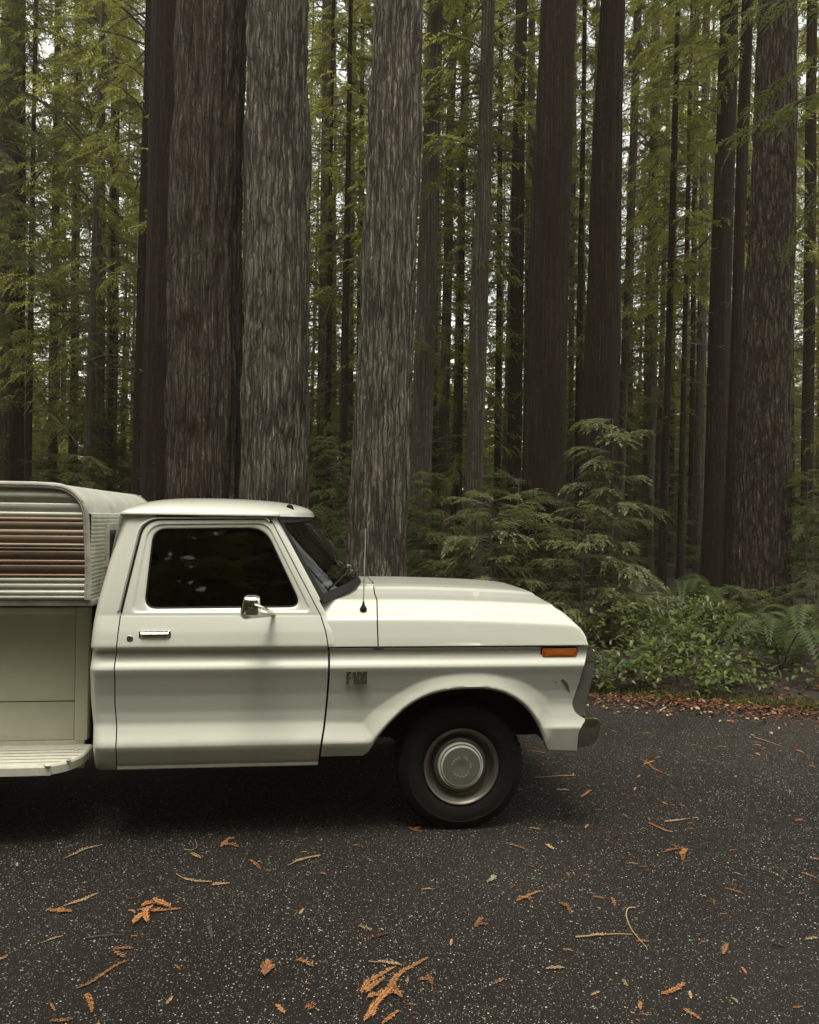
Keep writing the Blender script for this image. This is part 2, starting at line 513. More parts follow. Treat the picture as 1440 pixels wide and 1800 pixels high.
M['leaf_salal'] = mat_leaf('broad_glossy_leaves', (0.090, 0.125, 0.040), (0.17, 0.23, 0.055), 0.3, gloss=0.03, var=0.6)
M['leaf_fern'] = mat_leaf('fern_fronds', (0.075, 0.10, 0.048), (0.13, 0.17, 0.06), 0.35, gloss=0.008)
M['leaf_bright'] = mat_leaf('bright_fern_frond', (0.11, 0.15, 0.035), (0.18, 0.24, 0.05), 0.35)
M['litter_brown'] = mat_leaf('brown_duff', (0.085, 0.052, 0.032), (0.06, 0.03, 0.02), 0.12, var=0.7)
M['moss'] = mat_leaf('moss_blades', (0.07, 0.085, 0.022), (0.10, 0.12, 0.03), 0.3)
M['litter_orange'] = mat_leaf('orange_needle_litter', (0.34, 0.175, 0.085), (0.3, 0.14, 0.06), 0.15, var=0.5)
M['litter_tan'] = mat_leaf('tan_needle_litter', (0.42, 0.30, 0.18), (0.3, 0.2, 0.1), 0.12, var=0.3)
M['litter_red'] = mat_leaf('red_leaf_litter', (0.125, 0.060, 0.040), (0.10, 0.04, 0.025), 0.12, var=0.75)
M['lichen'] = mat_leaf('pale_green_lichen', (0.34, 0.36, 0.24), (0.2, 0.22, 0.12), 0.1)
# ================================================================== pickup truck
YAW = R(7.0)
TO = Vector((0.283, 4.49, 0.0))
WID = 2.0                      # body width, y = 0 near side plane, y = WID far side plane
_ci, _si = math.cos(YAW), math.sin(YAW)

def to_local(p):
    d = p - TO
    return Vector((d.x * _ci + d.y * _si, -d.x * _si + d.y * _ci, d.z))

def S(u, v, ly=0.0):
    """measured point on the body: where the sight line meets the plane y = ly of the truck"""
    o = to_local(Vector((0, 0, HCAM)))
    d = ray(u, v)
    d = Vector((d.x * _ci + d.y * _si, -d.x * _si + d.y * _ci, d.z))
    t = (ly - o.y) / d.y
    return (o.x + d.x * t, o.z + d.z * t)

def zv(v, ly=0.0, u=450):
    return S(u, v, ly)[1]

# side section of the body: (image row, outward bulge)
_prof = [(1352, -.030), (1345, -.012), (1338, .004), (1312, .038), (1306, .043), (1300, .041), (1285, .016), (1270, -.006), (1250, -.007),
         (1220, .006), (1190, .030), (1178, .042), (1173, .046), (1169, .043), (1160, .022), (1150, .010), (1143, .007), (1139.5, .012), (1137, .041), (1133, .041),
         (1110, .024), (1092, .003), (1082, -.010)]
_pz = np.array([zv(v) for v, _ in _prof]); _py = np.array([b for _, b in _prof])
_zz = np.linspace(_pz[0] - 0.05, _pz[-1], 700)
_yy = np.interp(_zz, _pz, _py)
_k = np.exp(-0.5 * (np.arange(-12, 13) * (_zz[1] - _zz[0]) / 0.004) ** 2); _k /= _k.sum()
_yy = np.convolve(np.pad(_yy, 12, mode='edge'), _k, mode='valid')
ZBELT = zv(1082)
ZDRIP = 1.73
def ybody(z):
    z = np.asarray(z, float)
    low = -np.interp(z, _zz, _yy)
    t = np.clip((z - ZBELT) / (ZDRIP - ZBELT), 0, 1.2)
    return np.where(z < ZBELT, low, 0.010 + 0.160 * t ** 1.15)

def SB(u, v):
    ly = 0.0
    for _ in range(6):
        x, z = S(u, v, ly)
        ly = float(ybody(z))
    return x, z

def edge(pts, smooth=True):
    """image polyline down a panel edge -> x as a function of z"""
    q = np.array([SB(u, v) for u, v in pts])
    if smooth: q = catmull(q, 10)
    q = q[np.argsort(q[:, 1])]
    return lambda z: np.interp(z, q[:, 1], q[:, 0])

def rows_between(z0, z1, step=0.011):
    z = set(np.round(np.arange(z0, z1, step), 5)) | {z0, z1}
    for v in (1306, 1173, 1139.5, 1138.2, 1137):
        zc = zv(v)
        for d in (-.004, 0, .004):
            if z0 < zc + d < z1: z.add(zc + d)
    return np.array(sorted(z))

truck = empty('pickup_truck', TO, YAW)
tag(truck, 'cream white old pickup truck with chrome mirror parked on the asphalt', 'pickup truck')
far_parts = []

def side_part(name, mb, mat, mirror=True, parent=None, **k):
    o = mb.build(name, mat, parent or truck, **k)
    if mirror:
        me = o.data.copy()
        me.transform(Matrix(((1, 0, 0, 0), (0, -1, 0, WID), (0, 0, 1, 0), (0, 0, 0, 1))))
        me.flip_normals()
        o2 = link(name, me, None, parent or truck)
        return o, o2
    return o

# ---- door edges
D_LEFT_LOW = edge([(207, 1350), (205, 1310), (203.5, 1240), (203, 1190), (204, 1160), (206, 1137), (209, 1110), (213, 1082)])
D_FRONT_LOW = edge([(559, 1340), (563, 1310), (569, 1270), (574, 1220), (576.5, 1180), (576.5, 1150), (575, 1130), (571, 1108), (563, 1082)])
z_door0, z_belt = zv(1342), ZBELT
zr = rows_between(z_door0, z_belt)
def door_lower():
    mb = MB()
    xl, xr = D_LEFT_LOW(zr), D_FRONT_LOW(zr)
    t = np.linspace(0, 1, 60)
    X = xl[:, None] * (1 - t) + xr[:, None] * t
    Z = np.repeat(zr[:, None], 60, 1)
    mb.grid(np.dstack([X, ybody(Z), Z]))
    return mb

def round_poly(c, rad, n_arc=14, n_side=26):
    """closed loop through corners c (x,z) with corner radii"""
    c = [np.array(p, float) for p in c]
    out = []
    n = len(c)
    ends = []
    for i in range(n):
        p, a, b = c[i], c[i - 1], c[(i + 1) % n]
        da, db = (a - p) / np.linalg.norm(a - p), (b - p) / np.linalg.norm(b - p)
        ends.append((p + da * rad[i], p, p + db * rad[i]))
    for i in range(n):
        s, p, e = ends[i]
        for t in np.linspace(0, 1, n_arc):
            out.append((1 - t) ** 2 * s + 2 * t * (1 - t) * p + t * t * e)
        s2 = ends[(i + 1) % n][0]
        for t in np.linspace(0, 1, n_side + 2)[1:-1]:
            out.append(e * (1 - t) + s2 * t)
    return np.array(out)

OUT_C = [SB(213, 1082), SB(255, 913), SB(475, 912), SB(563, 1082)]
WIN_C = [SB(252.5, 1071), SB(269, 930), SB(466, 928), SB(531, 1068)]
px = 1 / 321.0
out_loop = round_poly(OUT_C, [0.004, 30 * px, 8 * px, 0.004])
win_loop = round_poly(WIN_C, [22 * px, 24 * px, 30 * px, 24 * px])
def door_upper():
    mb = MB()
    rows = []
    for s, dep in ((0, 0), (.12, 0), (.25, 0), (.38, 0.0), (.47, .001), (.53, .007), (.6, .009), (.75, .010), (.9, .012), (.97, .016), (1.0, .022), (1.0, .045)):
        p = out_loop * (1 - s) + win_loop * s
        rows.append(np.column_stack([p[:, 0], ybody(p[:, 1]) + dep, p[:, 1]]))
    mb.grid(np.array(rows), wrap_v=True, flip=True)
    return mb
mb = door_lower(); mb2 = door_upper()
for v_, f_ in ((mb2.v[0], mb2.f),):
    mb.add(v_, f_)
doors = side_part('door', mb, M['paint'], skirt=0.03, angle=50)

# window glass + black rubber run + chrome-free vent post
gl = MB()
cx_, cz_ = win_loop.mean(0)
pts = [(x, float(ybody(z)) + 0.034, z) for x, z in win_loop]
gl.add([(cx_, float(ybody(cz_)) + 0.034, cz_)] + pts, [(0, 1 + (i + 1) % len(pts), 1 + i) for i in range(len(pts))])
for d_, g_ in zip(doors, side_part('window_glass', gl, M['glass'])):
    g_.parent = d_
rb = MB(); rb.tube([(x, float(ybody(z)) + 0.026, z) for x, z in np.vstack([win_loop, win_loop[:1]])], 0.008, 6, caps=False)
for d_, g_ in zip(doors, side_part('window_seal', rb, M['rubber'])):
    g_.parent = d_
# ---- cab: rear corner, sill, a-pillar, back wall
CAB_REAR = edge([(163, 1352), (161, 1340), (159, 1310), (156, 1240), (154.5, 1172), (155.5, 1140), (158, 1112), (163, 1082), (172, 1045), (185, 1000), (198, 955), (212, 908), (214, 902)])
ol = out_loop
left_up = np.array([p for p in ol if p[0] < (OUT_C[0][0] + 0.16)])
left_up = left_up[np.argsort(left_up[:, 1])]
def cab_right(z):
    return np.where(z < ZBELT, D_LEFT_LOW(z), np.interp(z, left_up[:, 1], left_up[:, 0])) - 0.006
mb = MB()
zr2 = np.array(sorted(set(rows_between(zv(1349), ZBELT, 0.014)) | set(np.linspace(ZBELT, ZDRIP - 0.003, 40))))
NC = 14
rows = []
for z in zr2:
    xl, xr_ = float(CAB_REAR(z)), float(cab_right(z))
    y0 = float(ybody(z))
    row = []
    rad = 0.06
    for a in np.linspace(0, 1, 7):                       # rounded rear corner
        ang = (1 - a) * math.pi / 2
        row.append((xl + rad * (1 - math.sin(ang)), y0 + rad * (1 - math.cos(ang)), z))
    for t in np.linspace(0, 1, NC)[1:]:
        row.append((xl + rad + (xr_ - xl - rad) * t, y0, z))
    rows.append(row)
mb.grid(rows)
cab_l, cab_r = side_part('cab_corner', mb, M['paint'], skirt=None, angle=50)
# flange into the door gap
mb = MB()
mb.grid([[(float(cab_right(z)), float(ybody(z)) + d, z) for z in zr2] for d in (0, 0.03)], flip=False)
side_part('door_jamb', mb, M['dark'])
# back wall with a rear window opening filled by glass
mb = MB()
zb = [zv(1349), ZBELT + 0.03, 1.64, ZDRIP]
def back_x(z): return float(CAB_REAR(z)) + 0.004
yb = [0.05, 0.42, WID - 0.42, WID - 0.05]
for i in range(3):
    for j in range(3):
        if i == 1 and j == 1: continue
        zs_ = np.linspace(zb[i], zb[i + 1], 8); ys_ = np.linspace(yb[j], yb[j + 1], 6)
        mb.grid([[(back_x(z), y if abs(y - .05) > .001 and abs(y - WID + .05) > .001 else (max(.05, float(ybody(z)) + .055) if y < 1 else WID - max(.05, float(ybody(z)) + .055)), z) for y in ys_] for z in zs_])
mb.build('cab_back', M['paint'], truck)
mb = MB(); mb.grid([[(back_x(z) + 0.004, y, z) for y in (yb[1], yb[2])] for z in (zb[1], zb[2])])
mb.build('rear_window', M['glass'], truck)

# sill strip under the door
mb = MB()
xs_a, xs_b = float(D_LEFT_LOW(z_door0)), float(D_FRONT_LOW(z_door0))
mb.grid([[(x, y, z) for x in np.linspace(xs_a, xs_b, 12)] for y, z in ((0.012, z_door0 + .03), (0.002, z_door0 - .004), (0.004, z_door0 - .016), (0.02, z_door0 - .024), (.12, z_door0 - .024))], flip=True)
side_part('sill', mb, M['paint'])

# ---- windscreen surface
WB = SB(564, 1057); WT = SB(487, 913)
yb0, yt0 = float(ybody(WB[1])) + 0.004, float(ybody(WT[1]))
BOT_C = S(633, 1021, 0.70); TOP_C = S(543, 908, 0.80)
bulge_b, bulge_t = BOT_C[0] - WB[0], TOP_C[0] - WT[0]
zc_b = BOT_C[1]
def wind(t, s):
    """t -1..1 across, s 0 bottom .. 1 top"""
    e = abs(t)
    bell = (1 - e ** 2.6)
    y_edge = yb0 * (1 - s) + yt0 * s
    y = y_edge + (WID - 2 * y_edge) * (t + 1) / 2
    x = WB[0] * (1 - s) + WT[0] * s + (bulge_b * (1 - s) + bulge_t * s) * bell
    zlo = WB[1] + (zc_b - WB[1]) * (1 - e ** 3)
    zhi = WT[1] + 0.012 * (1 - e ** 2)
    return (x, y, zlo * (1 - s) + zhi * s)
def tt(n): return np.sin(np.linspace(-1, 1, n) * math.pi / 2)
mb = MB(); mb.grid([[wind(t, s) for t in tt(41)] for s in np.linspace(0, 1, 14)])
mb.build('windscreen', M['clear'], truck)
mb = MB()
def strip(path, n_in, w0, w1, th=0.006):
    pass
for (f0, f1) in ((lambda q: (-1 + q[0] * 0.055, q[1]), 'side'), ):
    for sgn in (-1, 1):
        mb.grid([[tuple(Vector(wind(sgn * (1 - a), s)) + Vector((0.006, -0.004 * -sgn * -1, 0.004))) for a in (0, .015, .034)] for s in np.linspace(0, 1, 14)], flip=sgn > 0)
mb.grid([[tuple(Vector(wind(t, s)) + Vector((0.007, 0, 0.005))) for t in tt(41)] for s in (-0.03, .02, .06)])
mb.grid([[tuple(Vector(wind(t, s)) + Vector((0.007, 0, 0.005))) for t in tt(41)] for s in (.94, .97, 1.0)])
mb.build('windscreen_seal', M['rubber'], truck)
# a-pillar between the door edge and the windscreen
fr_up = np.array([p for p in ol if p[0] > (OUT_C[2][0] - 0.02)])
fr_up = fr_up[np.argsort(fr_up[:, 1])]
mb = MB()
rows = []
for z in np.linspace(zv(1137) + .002, ZDRIP, 60):
    x0 = (float(D_FRONT_LOW(z)) if z < ZBELT else float(np.interp(z, fr_up[:, 1], fr_up[:, 0]))) + 0.006
    s = (z - WB[1]) / (WT[1] - WB[1])
    w = wind(-1, max(s, 0))
    x1 = w[0] + 0.004 if s > 0 else x0 + 0.03
    x1 = max(x1, x0 + 0.02)
    y0 = float(ybody(z))
    rows.append([(x0 + (x1 - x0) * t, y0 + 0.006 * t * t, z) for t in np.linspace(0, 1, 5)])
mb.grid(rows)
side_part('windscreen_pillar', mb, M['paint'], skirt=0.03)

# ---- roof
XR0, XRF = SB(212, 906)[0], WT[0]
mb = MB()
def roof_pt(a, b):
    """a 0..1 rear to front, b -1..1 across"""
    e = abs(b)
    yl = float(ybody(ZDRIP)) - 0.012
    y = yl + (WID - 2 * yl) * (b + 1) / 2
    xf = XRF + 0.012 + (bulge_t + 0.02) * (1 - e ** 2.6)
    x = XR0 + (xf - XR0) * a
    lon = (1 - abs(2 * a - 1) ** 5.0) ** 0.42
    lat = (1 - e ** 3.6) ** 0.55
    crown = 0.105 * (0.80 + 0.20 * math.sin(a * math.pi) - 0.16 * a)
    return (x, y, ZDRIP + 0.004 + crown * lon * lat)
As = 0.5 - 0.5 * np.cos(np.linspace(0, 1, 60) * math.pi)
rf = MB(); rf.grid([[roof_pt(a, b) for a in As] for b in tt(50)], flip=True)
roof = rf.build('roof', M['paint'], truck, angle=70, clean=True)
# underside return and drip moulding
mb = MB(); mb.grid([[tuple(Vector(roof_pt(a, -1)) + Vector((0, dy, dz))) for a in As] for dy, dz in ((0, .003), (-.016, .0), (-.018, -.008), (0.004, -.012), (.03, -.012))], flip=False)
side_part('drip_rail', mb, M['paint'])
mb = MB(); mb.grid([[tuple(Vector(roof_pt(1, b)) + Vector((dx, 0, dz))) for b in tt(50)] for dx, dz in ((0, .004), (.004, -.010), (-.03, -.016), (-.09, -.018))])
mb.build('roof_visor_lip', M['paint'], truck)
# dark sealing line round the door top and down the rear pillar
seal = [p for p in ol]
i0 = int(np.argmin([(p[0] - OUT_C[0][0]) ** 2 + (p[1] - OUT_C[0][1]) ** 2 for p in ol]))
mb = MB()
path = [(x - 0.003, float(ybody(z)) - 0.001, z + .002) for x, z in ol if z > ZBELT + 0.01 and x < OUT_C[2][0] + 0.02]
i_start = int(np.argmin([(p[0] - path[0][0]) * 0 + (p[2] + (0 if p[0] < 0 and p[0] < OUT_C[1][0] else 9)) for p in path]))
path = path[i_start:] + path[:i_start]
if path[-1][2] < path[0][2] + .05 and path[-1][0] < OUT_C[1][0]: path = path[::-1]
path = [path[0]] + [q for p_, q in zip(path[:-1], path[1:]) if (Vector(p_) - Vector(q)).length < .12]
mb.tube(path, 0.0065, 6)
side_part('door_seal', mb, M['rubber'])
mb = MB(); mb.tube([(x - .016 if z < ZDRIP - .06 else x - .012, y - .003, z + .004) for x, y, z in path], 0.006, 6)
side_part('gutter_trim', mb, M['paint'])
# roof marker lamp
mx_, mz_ = S(508, 904, 0.42)
mb = MB()
pl = [(mx_ - .016, 1.782), (mx_ + 0.0, 1.797), (mx_ + .02, 1.790), (mx_ + .032, 1.762), (mx_ + .018, 1.756)]
mb.prism(pl, [(x, .36, z) for x, z in pl], [(x, .44, z) for x, z in pl])
mb.build('roof_marker', M['rubber'], truck, bevel=0.004, recalc=True)

# ---- cowl and hood
ZCUT = zv(1136.5, -0.03, 800)
ZL1 = S(800, 1087, 0.0)[1]
ZL2 = S(800, 1056, 0.13)[1]
sec = np.array([(-.034, ZCUT + .004), (-.033, ZCUT + .012), (-.026, ZCUT + .045), (-.014, ZCUT + .09), (-.001, ZL1 - .012), (.006, ZL1), (.022, ZL1 + .012), (.06, ZL1 + .034),
                (.105, ZL2 - .014), (.128, ZL2), (.155, ZL2 + .007), (.22, ZL2 + .010), (.34, ZL2 + .017), (.5, ZL2 + .032), (.56, ZL2 + .046), (.7, ZL2 + .052), (1.0, ZL2 + .054)])
sec = np.vstack([sec, [(WID - y, z) for y, z in sec[::-1][1:]]])
d_ = np.concatenate([[0], np.cumsum(np.linalg.norm(np.diff(sec, axis=0), axis=1))])
ss = np.unique(np.concatenate([np.linspace(0, d_[-1], 170), d_]))
sec_d = np.column_stack([np.interp(ss, d_, sec[:, 0]), np.interp(ss, d_, sec[:, 1])])
_kk = np.array([1, 2, 3, 2, 1.]) / 9
for c in (0, 1):
    sec_d[2:-2, c] = np.convolve(sec_d[:, c], _kk, mode='valid')
fr_px = [(905, 1026, .9), (932, 1034, .6), (955, 1047, .35), (975, 1061, .13), (995, 1076, .06), (1013, 1091, .0), (1026, 1109, -.01), (1033, 1124, -.02), (1035, 1136, -.03)]
fr = np.array([S(u, v, y) for u, v, y in fr_px])
fr = catmull(fr, 10)
X_HF = fr[-1, 0]
def zfront(x): return np.interp(x, fr[:, 0], fr[:, 1], left=fr[0, 1] + 0.25)
def hood_grid(x0fun, x1fun, n):
    G = []
    for (y, z) in sec_d:
        row = []
        x0, x1 = x0fun(y, z), x1fun(y, z)
        for t in np.linspace(0, 1, n):
            x = x0 + (x1 - x0) * t
            zf = float(zfront(x)) if x > fr[0, 0] else fr[0, 1] + (fr[0, 0] - x) * 0.35
            zs_ = z - 0.035 * max(0.0, (x - (X_HF - 1.0))) ** 1.5
            k = 0.022
            m = -k * math.log(math.exp(-(zs_ - 1) / k) + math.exp(-(zf - 1) / k)) + 1 if True else min(zs_, zf)
            m = max(min(m, zs_), ZCUT + 0.004)
            if z <= ZCUT + .012: m = min(z, max(zf, ZCUT + .004))
            row.append((x, y, m))
        G.append(row)
    return np.array(G)
HR = [S(u, v, y)[0] for u, v, y in ((666, 1134, -.03), (664.5, 1090, 0), (664, 1060, .12), (660, 1035, .35), (656, 1022, .8))]
hr_y = [-.04, 0, .12, .35, .8]
def hood_rear(y, z):
    yy = min(y, WID - y)
    return float(np.interp(yy, hr_y, HR))
def hood_front(y, z):
    yy = min(y, WID - y)
    return X_HF - 0.03 * max(0, 0.12 - yy) / .12 + 0.02 * min(1, yy)
G = hood_grid(hood_rear, lambda y, z: X_HF, 120)
hd = MB(); hd.grid(G, flip=True)
hood = hd.build('hood', M['paint'], truck, angle=60, clean=True)
# dark shut-line flange below the hood edge and along its rear edge
def cowl_left(y, z):
    yy = min(y, WID - y)
    if z < WB[1] and yy < 0.05:
        return (float(D_FRONT_LOW(z)) if z < ZBELT else float(np.interp(z, fr_up[:, 1], fr_up[:, 0]))) + 0.006
    w = wind(-1 + 2 * (max(y, yb0) - yb0) / (WID - 2 * yb0), 0)
    return max(w[0] - 0.05, WB[0] - 0.0)
C = hood_grid(cowl_left, lambda y, z: hood_rear(y, z) - 0.007, 24)
cw = MB(); cw.grid(C, flip=True)
cowl = cw.build('cowl', M['paint'], truck, angle=60, clean=True)
mb = MB()
mb.grid([[(hood_rear(y, z) + dx, y + (.02 if y < 1 else -.02) * (1 if min(y, WID - y) < .1 else 0), z - .02) for y, z in sec_d] for dx in (-.03, .03)])
mb.build('hood_gap_channel', M['dark'], truck)
mb = MB()
xa_, xb_ = S(577, 1137, -.03)[0], X_HF - .02
mb.grid([[(x, y, z) for x in (xa_, xb_)] for y, z in ((-.004, ZCUT - .02), (-.004, ZCUT + .03))])
side_part('shut_line_channel', mb, M['dark'])

# ---- front fender
F_LEFT = lambda z: D_FRONT_LOW(z) + 0.011
F_RIGHT = edge([(1014, 1318), (1017, 1290), (1020, 1275), (1026, 1263), (1017, 1257), (1010, 1251), (1006.5, 1243), (1006, 1233), (1011, 1219), (1019, 1196), (1026, 1172), (1030, 1155), (1033.5, 1137)], smooth=True)
arch_px = [(640, 1330), (648, 1322), (660, 1303), (676, 1283), (693, 1265), (714, 1246), (738, 1230), (765, 1219), (795, 1213), (825, 1211), (855, 1211.5), (880, 1217), (905, 1229), (925, 1245), (940, 1263), (951, 1284), (959, 1304), (963, 1315)]
arch = catmull(np.array([S(u, v, -.04) for u, v in arch_px]), 14)
rock = np.array([S(560, 1339, 0), S(600, 1337.5, 0), S(634, 1335, 0)])
val = np.array([S(963.5, 1316, 0), S(990, 1317, 0), S(1016, 1318, 0)])
low = np.vstack([rock, arch, val]); low = low[np.argsort(low[:, 0])]
def f_low(x): return np.interp(x, low[:, 0], low[:, 1])
flare_px = [(566, 1289), (620, 1278), (655, 1258), (690, 1224), (720, 1200), (760, 1186), (820, 1180), (880, 1184), (920, 1196), (950, 1217), (972, 1243), (990, 1256), (1030, 1260)]
flare = catmull(np.array([S(u, v, 0) for u, v in flare_px]), 10)
def near_d(P, line):
    a, b = line[:-1], line[1:]
    ab = b - a
    out = np.full(len(P), 9.0)
    for i in range(len(a)):
        t = np.clip(((P - a[i]) @ ab[i]) / (ab[i] @ ab[i]), 0, 1)
        q = a[i] + t[:, None] * ab[i]
        out = np.minimum(out, np.linalg.norm(P - q, axis=1))
    return out
full_arch = np.vstack([arch])
z_f = rows_between(zv(1319, 0, 990), ZCUT - 0.006, 0.009)
NCF = 240
t = np.linspace(0, 1, NCF)
X = F_LEFT(z_f)[:, None] * (1 - t) + F_RIGHT(z_f)[:, None] * t
Z = np.repeat(z_f[:, None], NCF, 1)
Zc = np.maximum(Z, f_low(X))
P2 = np.column_stack([X.ravel(), Zc.ravel()])
dA = near_d(P2, full_arch)
fz = np.interp(P2[:, 0], flare[:, 0], flare[:, 1])
# vertical position between the arch lip / rocker crease and the outer flare line
zlo = np.maximum(f_low(P2[:, 0]), zv(1306))
wd = np.clip((fz - P2[:, 1]) / np.maximum(fz - zlo, 0.03), 0, 1)
side_fade = np.clip((P2[:, 0] - (S(575, 1200)[0])) / 0.25, 0, 1)
rise = (wd ** 2 * (3 - 2 * wd))
flat = np.clip(near_d(P2, flare) / .5, 0, 1)
base = -ybody(P2[:, 1])
base_mid = np.interp(P2[:, 1], _zz, _yy)
top_b = -ybody(np.full(len(P2), zv(1215)))
inflare = P2[:, 1] < fz
front_zone = P2[:, 0] > arch[-1, 0] - 0.02
dfl = np.clip(1 - dA / 0.13, 0, 1)
s_ = dfl ** 2 * (3 - 2 * dfl)
lowfade = np.clip((P2[:, 1] - zv(1335)) / 0.10, 0, 1)
bulge = 0.036 * s_ * np.clip((P2[:, 1] - zv(1318)) / 0.06, 0.0, 1)
b0 = base.copy()
# below the flare line the flat door section gives way to the flare; keep the rocker crease
midz = P2[:, 1]
arch_lift = np.clip((f_low(P2[:, 0]) - zv(1325)) / 0.05, 0, 1)
crease_line = np.vstack([np.array([S(u, 1306, 0) for u in (520, 560, 600, 634)]), [S(648, 1304, 0)], arch[arch[:, 1] > zv(1303)]])
crease_line = crease_line[np.argsort(crease_line[:, 0])] if False else np.vstack([np.array([S(u, 1306, 0) for u in (500, 560, 600, 640)]), arch[(arch[:, 1] > zv(1305))]])
dC = near_d(P2, crease_line)
zb_ = zv(1252)
base2 = np.where(midz < zb_, -.007, base)
tab_d = [0, zv(1300) - zv(1306), zv(1285) - zv(1306), zv(1270) - zv(1306), 9]
tab_b = [.050, .048, .023, .001, 0]
kA = 1 - .24 * np.clip((P2[:, 0] - S(650, 1300)[0]) / .16, 0, 1) + .42 * np.clip((P2[:, 0] - S(880, 1217)[0]) / .3, 0, 1)
fB = np.interp(dC / kA, tab_d, tab_b) * (1 - .12 * np.clip((P2[:, 0] - S(650, 1300)[0]) / .16, 0, 1))
under = (midz < zv(1306)) & (P2[:, 0] < S(660, 1300)[0])
Yf = -np.where(under, np.minimum(base, .043), base2 + fB)
# thin turned lip right at the arch edge
lip = np.clip(1 - dA / 0.016, 0, 1) * np.clip((P2[:, 1] - zv(1316)) / .03, 0, 1)
Yf = Yf + 0.014 * lip ** 2
# front valance tucks in below the bumper line
vz = zv(1276, 0, 990)
fv = (P2[:, 0] > arch[-1, 0] - .06) & (P2[:, 1] < vz + .05)
Yf = np.where(P2[:, 0] > S(935, 1250)[0], -(np.maximum(-Yf, 0.0) * 1.0), Yf)
xw = np.clip((P2[:, 0] - S(945, 1250)[0]) / .08, 0, 1)
crease = np.clip(1 - np.abs(P2[:, 1] - vz) / .06, 0, 1)
Yv = -(0.012 + 0.030 * np.where(P2[:, 1] >= vz, np.clip(1 - (P2[:, 1] - vz) / .085, 0, 1) ** 1.6, np.clip(1 - (vz - P2[:, 1]) / .16, 0, 1)))
zone = xw * np.clip(1 - (P2[:, 1] - (vz + .07)) / .05, 0, 1)
Yf = Yf * (1 - zone) + Yv * zone
Y = Yf.reshape(X.shape)
mb = MB(); mb.grid(np.dstack([X, Y, Zc]))
fender_l, fender_r = side_part('fender', mb, M['paint'], clean=True, skirt=0.035, angle=55)
# scuff on the fender front corner
M['scuff'] = plain('scuffed_bare_patch', (0.16, 0.15, 0.12), 0.7)
mb = MB()
def on_f(u, v, off=0.002):
    x, z = S(u, v, -.03)
    return (x, -.034 - off + 0.0, z)
def fy(x, z):
    d = (X - x) ** 2 + (Zc - z) ** 2
    return float(Y.ravel()[int(np.argmin(d))])
for poly in ([(986, 1196), (991, 1194), (999, 1202), (1005, 1220), (1001, 1216), (994, 1206)], [(991, 1197), (998, 1200), (999, 1204), (993, 1203)], [(975, 1199), (979, 1199), (980, 1201), (976, 1201)]):
    q = []
    for u, v in poly:
        x, z = S(u, v, -.03); q.append((x, fy(x, z) - 0.0018, z))
    mb.add(q, [list(range(len(q)))])
mb.build('scuff', M['scuff'], fender_l)
# inner wheel house
mb = MB()
for dz, y0, y1 in ((0.0, 0.0, 0.45),):
    mb.grid([[(x, y, z + .012) for x, z in arch[::6]] for y in (0.0, 0.15, 0.62)])
mb.grid([[(x, .62, z) for x, z in arch[::6]], [(x, .62, .42) for x, z in arch[::6]]])
side_part('wheel_house', mb, M['dark'])

# amber marker lamp
a, b = S(954, 1140, -.03), S(1015, 1155, -.03)
zc_m, hz = (a[1] + b[1]) / 2, (a[1] - b[1]) / 2
ym = fy((a[0] + b[0]) / 2, zc_m)
lamp_l = []
loop = round_poly([(a[0], zc_m - hz), (a[0], zc_m + hz), (b[0], zc_m + hz), (b[0], zc_m - hz)], [.011] * 4, 6, 4)
c2 = loop.mean(0)
rows = []
yl_ = lambda z: fy((a[0] + b[0]) / 2, z)
for s, d in ((1.0, .0), (1.0, -.010), (.97, -.013), (.90, -.0145), (0.02, -.0155)):
    p = c2 + (loop - c2) * s
    rows.append(np.column_stack([p[:, 0], [ym + d] * len(p), p[:, 1]]))
mb = MB(); mb.grid(np.array(rows), wrap_v=True, flip=True)
side_part('side_marker', mb, M['amber'])
mb = MB()
p = c2 + (loop - c2) * np.array([1.03, 1.16])
mb.tube([(x, ym - .003, z) for x, z in np.vstack([p, p[:1]])], .0035, 6, caps=False)
side_part('marker_gasket', mb, M['rubber'])
for xx in (a[0] + .012, b[0] - .012):
    mb = MB(); mb.lathe_y([(.0045, -.002), (.004, -.004), (.0005, -.005)], (xx, ym - .0145, zc_m), 8)
    side_part('marker_screw', mb, M['chrome'])

# ---- grille surround, grille, headlights, bumper
gz = [(1035.5, 1139), (1042, 1141), (1043.5, 1150), (1044, 1165), (1042, 1182), (1037, 1205), (1031, 1228), (1027, 1246), (1028, 1256)]
gf = catmull(np.array([S(u, v, .02) for u, v in gz]), 6)
mb = MB()
rows = []
for z in np.linspace(gf[-1, 1], gf[0, 1], 40):
    xf = float(np.interp(z, gf[::-1, 1], gf[::-1, 0]))
    xb = float(F_RIGHT(z)) - 0.02
    rows.append([(xb, .004, z), (xb + (xf - xb) * .3, .0, z), (xb + (xf - xb) * .75, -.002, z), (xf - .008, .0, z), (xf - .002, .007, z), (xf, .02, z), (xf + .008, .10, z), (xf + .004, .13, z), (xf - .03, .15, z)])
mb.grid(rows)
side_part('grille_surround', mb, M['bezel'])
mb = MB()
rows = []
ztop = gf[0, 1]
for z in np.linspace(S(1040, 1161, .02)[1], ztop + .004, 12):
    xf = float(np.interp(z, gf[::-1, 1], gf[::-1, 0])) + .003
    xb = float(F_RIGHT(z)) + .004
    rows.append([(xb, -.006, z), (xf - .008, -.005, z), (xf - .001, .004, z), (xf + .003, .02, z), (xf + .012, .10, z)] + [(xf + .012, y, z) for y in (.5, 1.0)])
mb.grid(rows)
side_part('grille_trim', mb, M['chrome'])
gx = float(gf[:, 0].max())
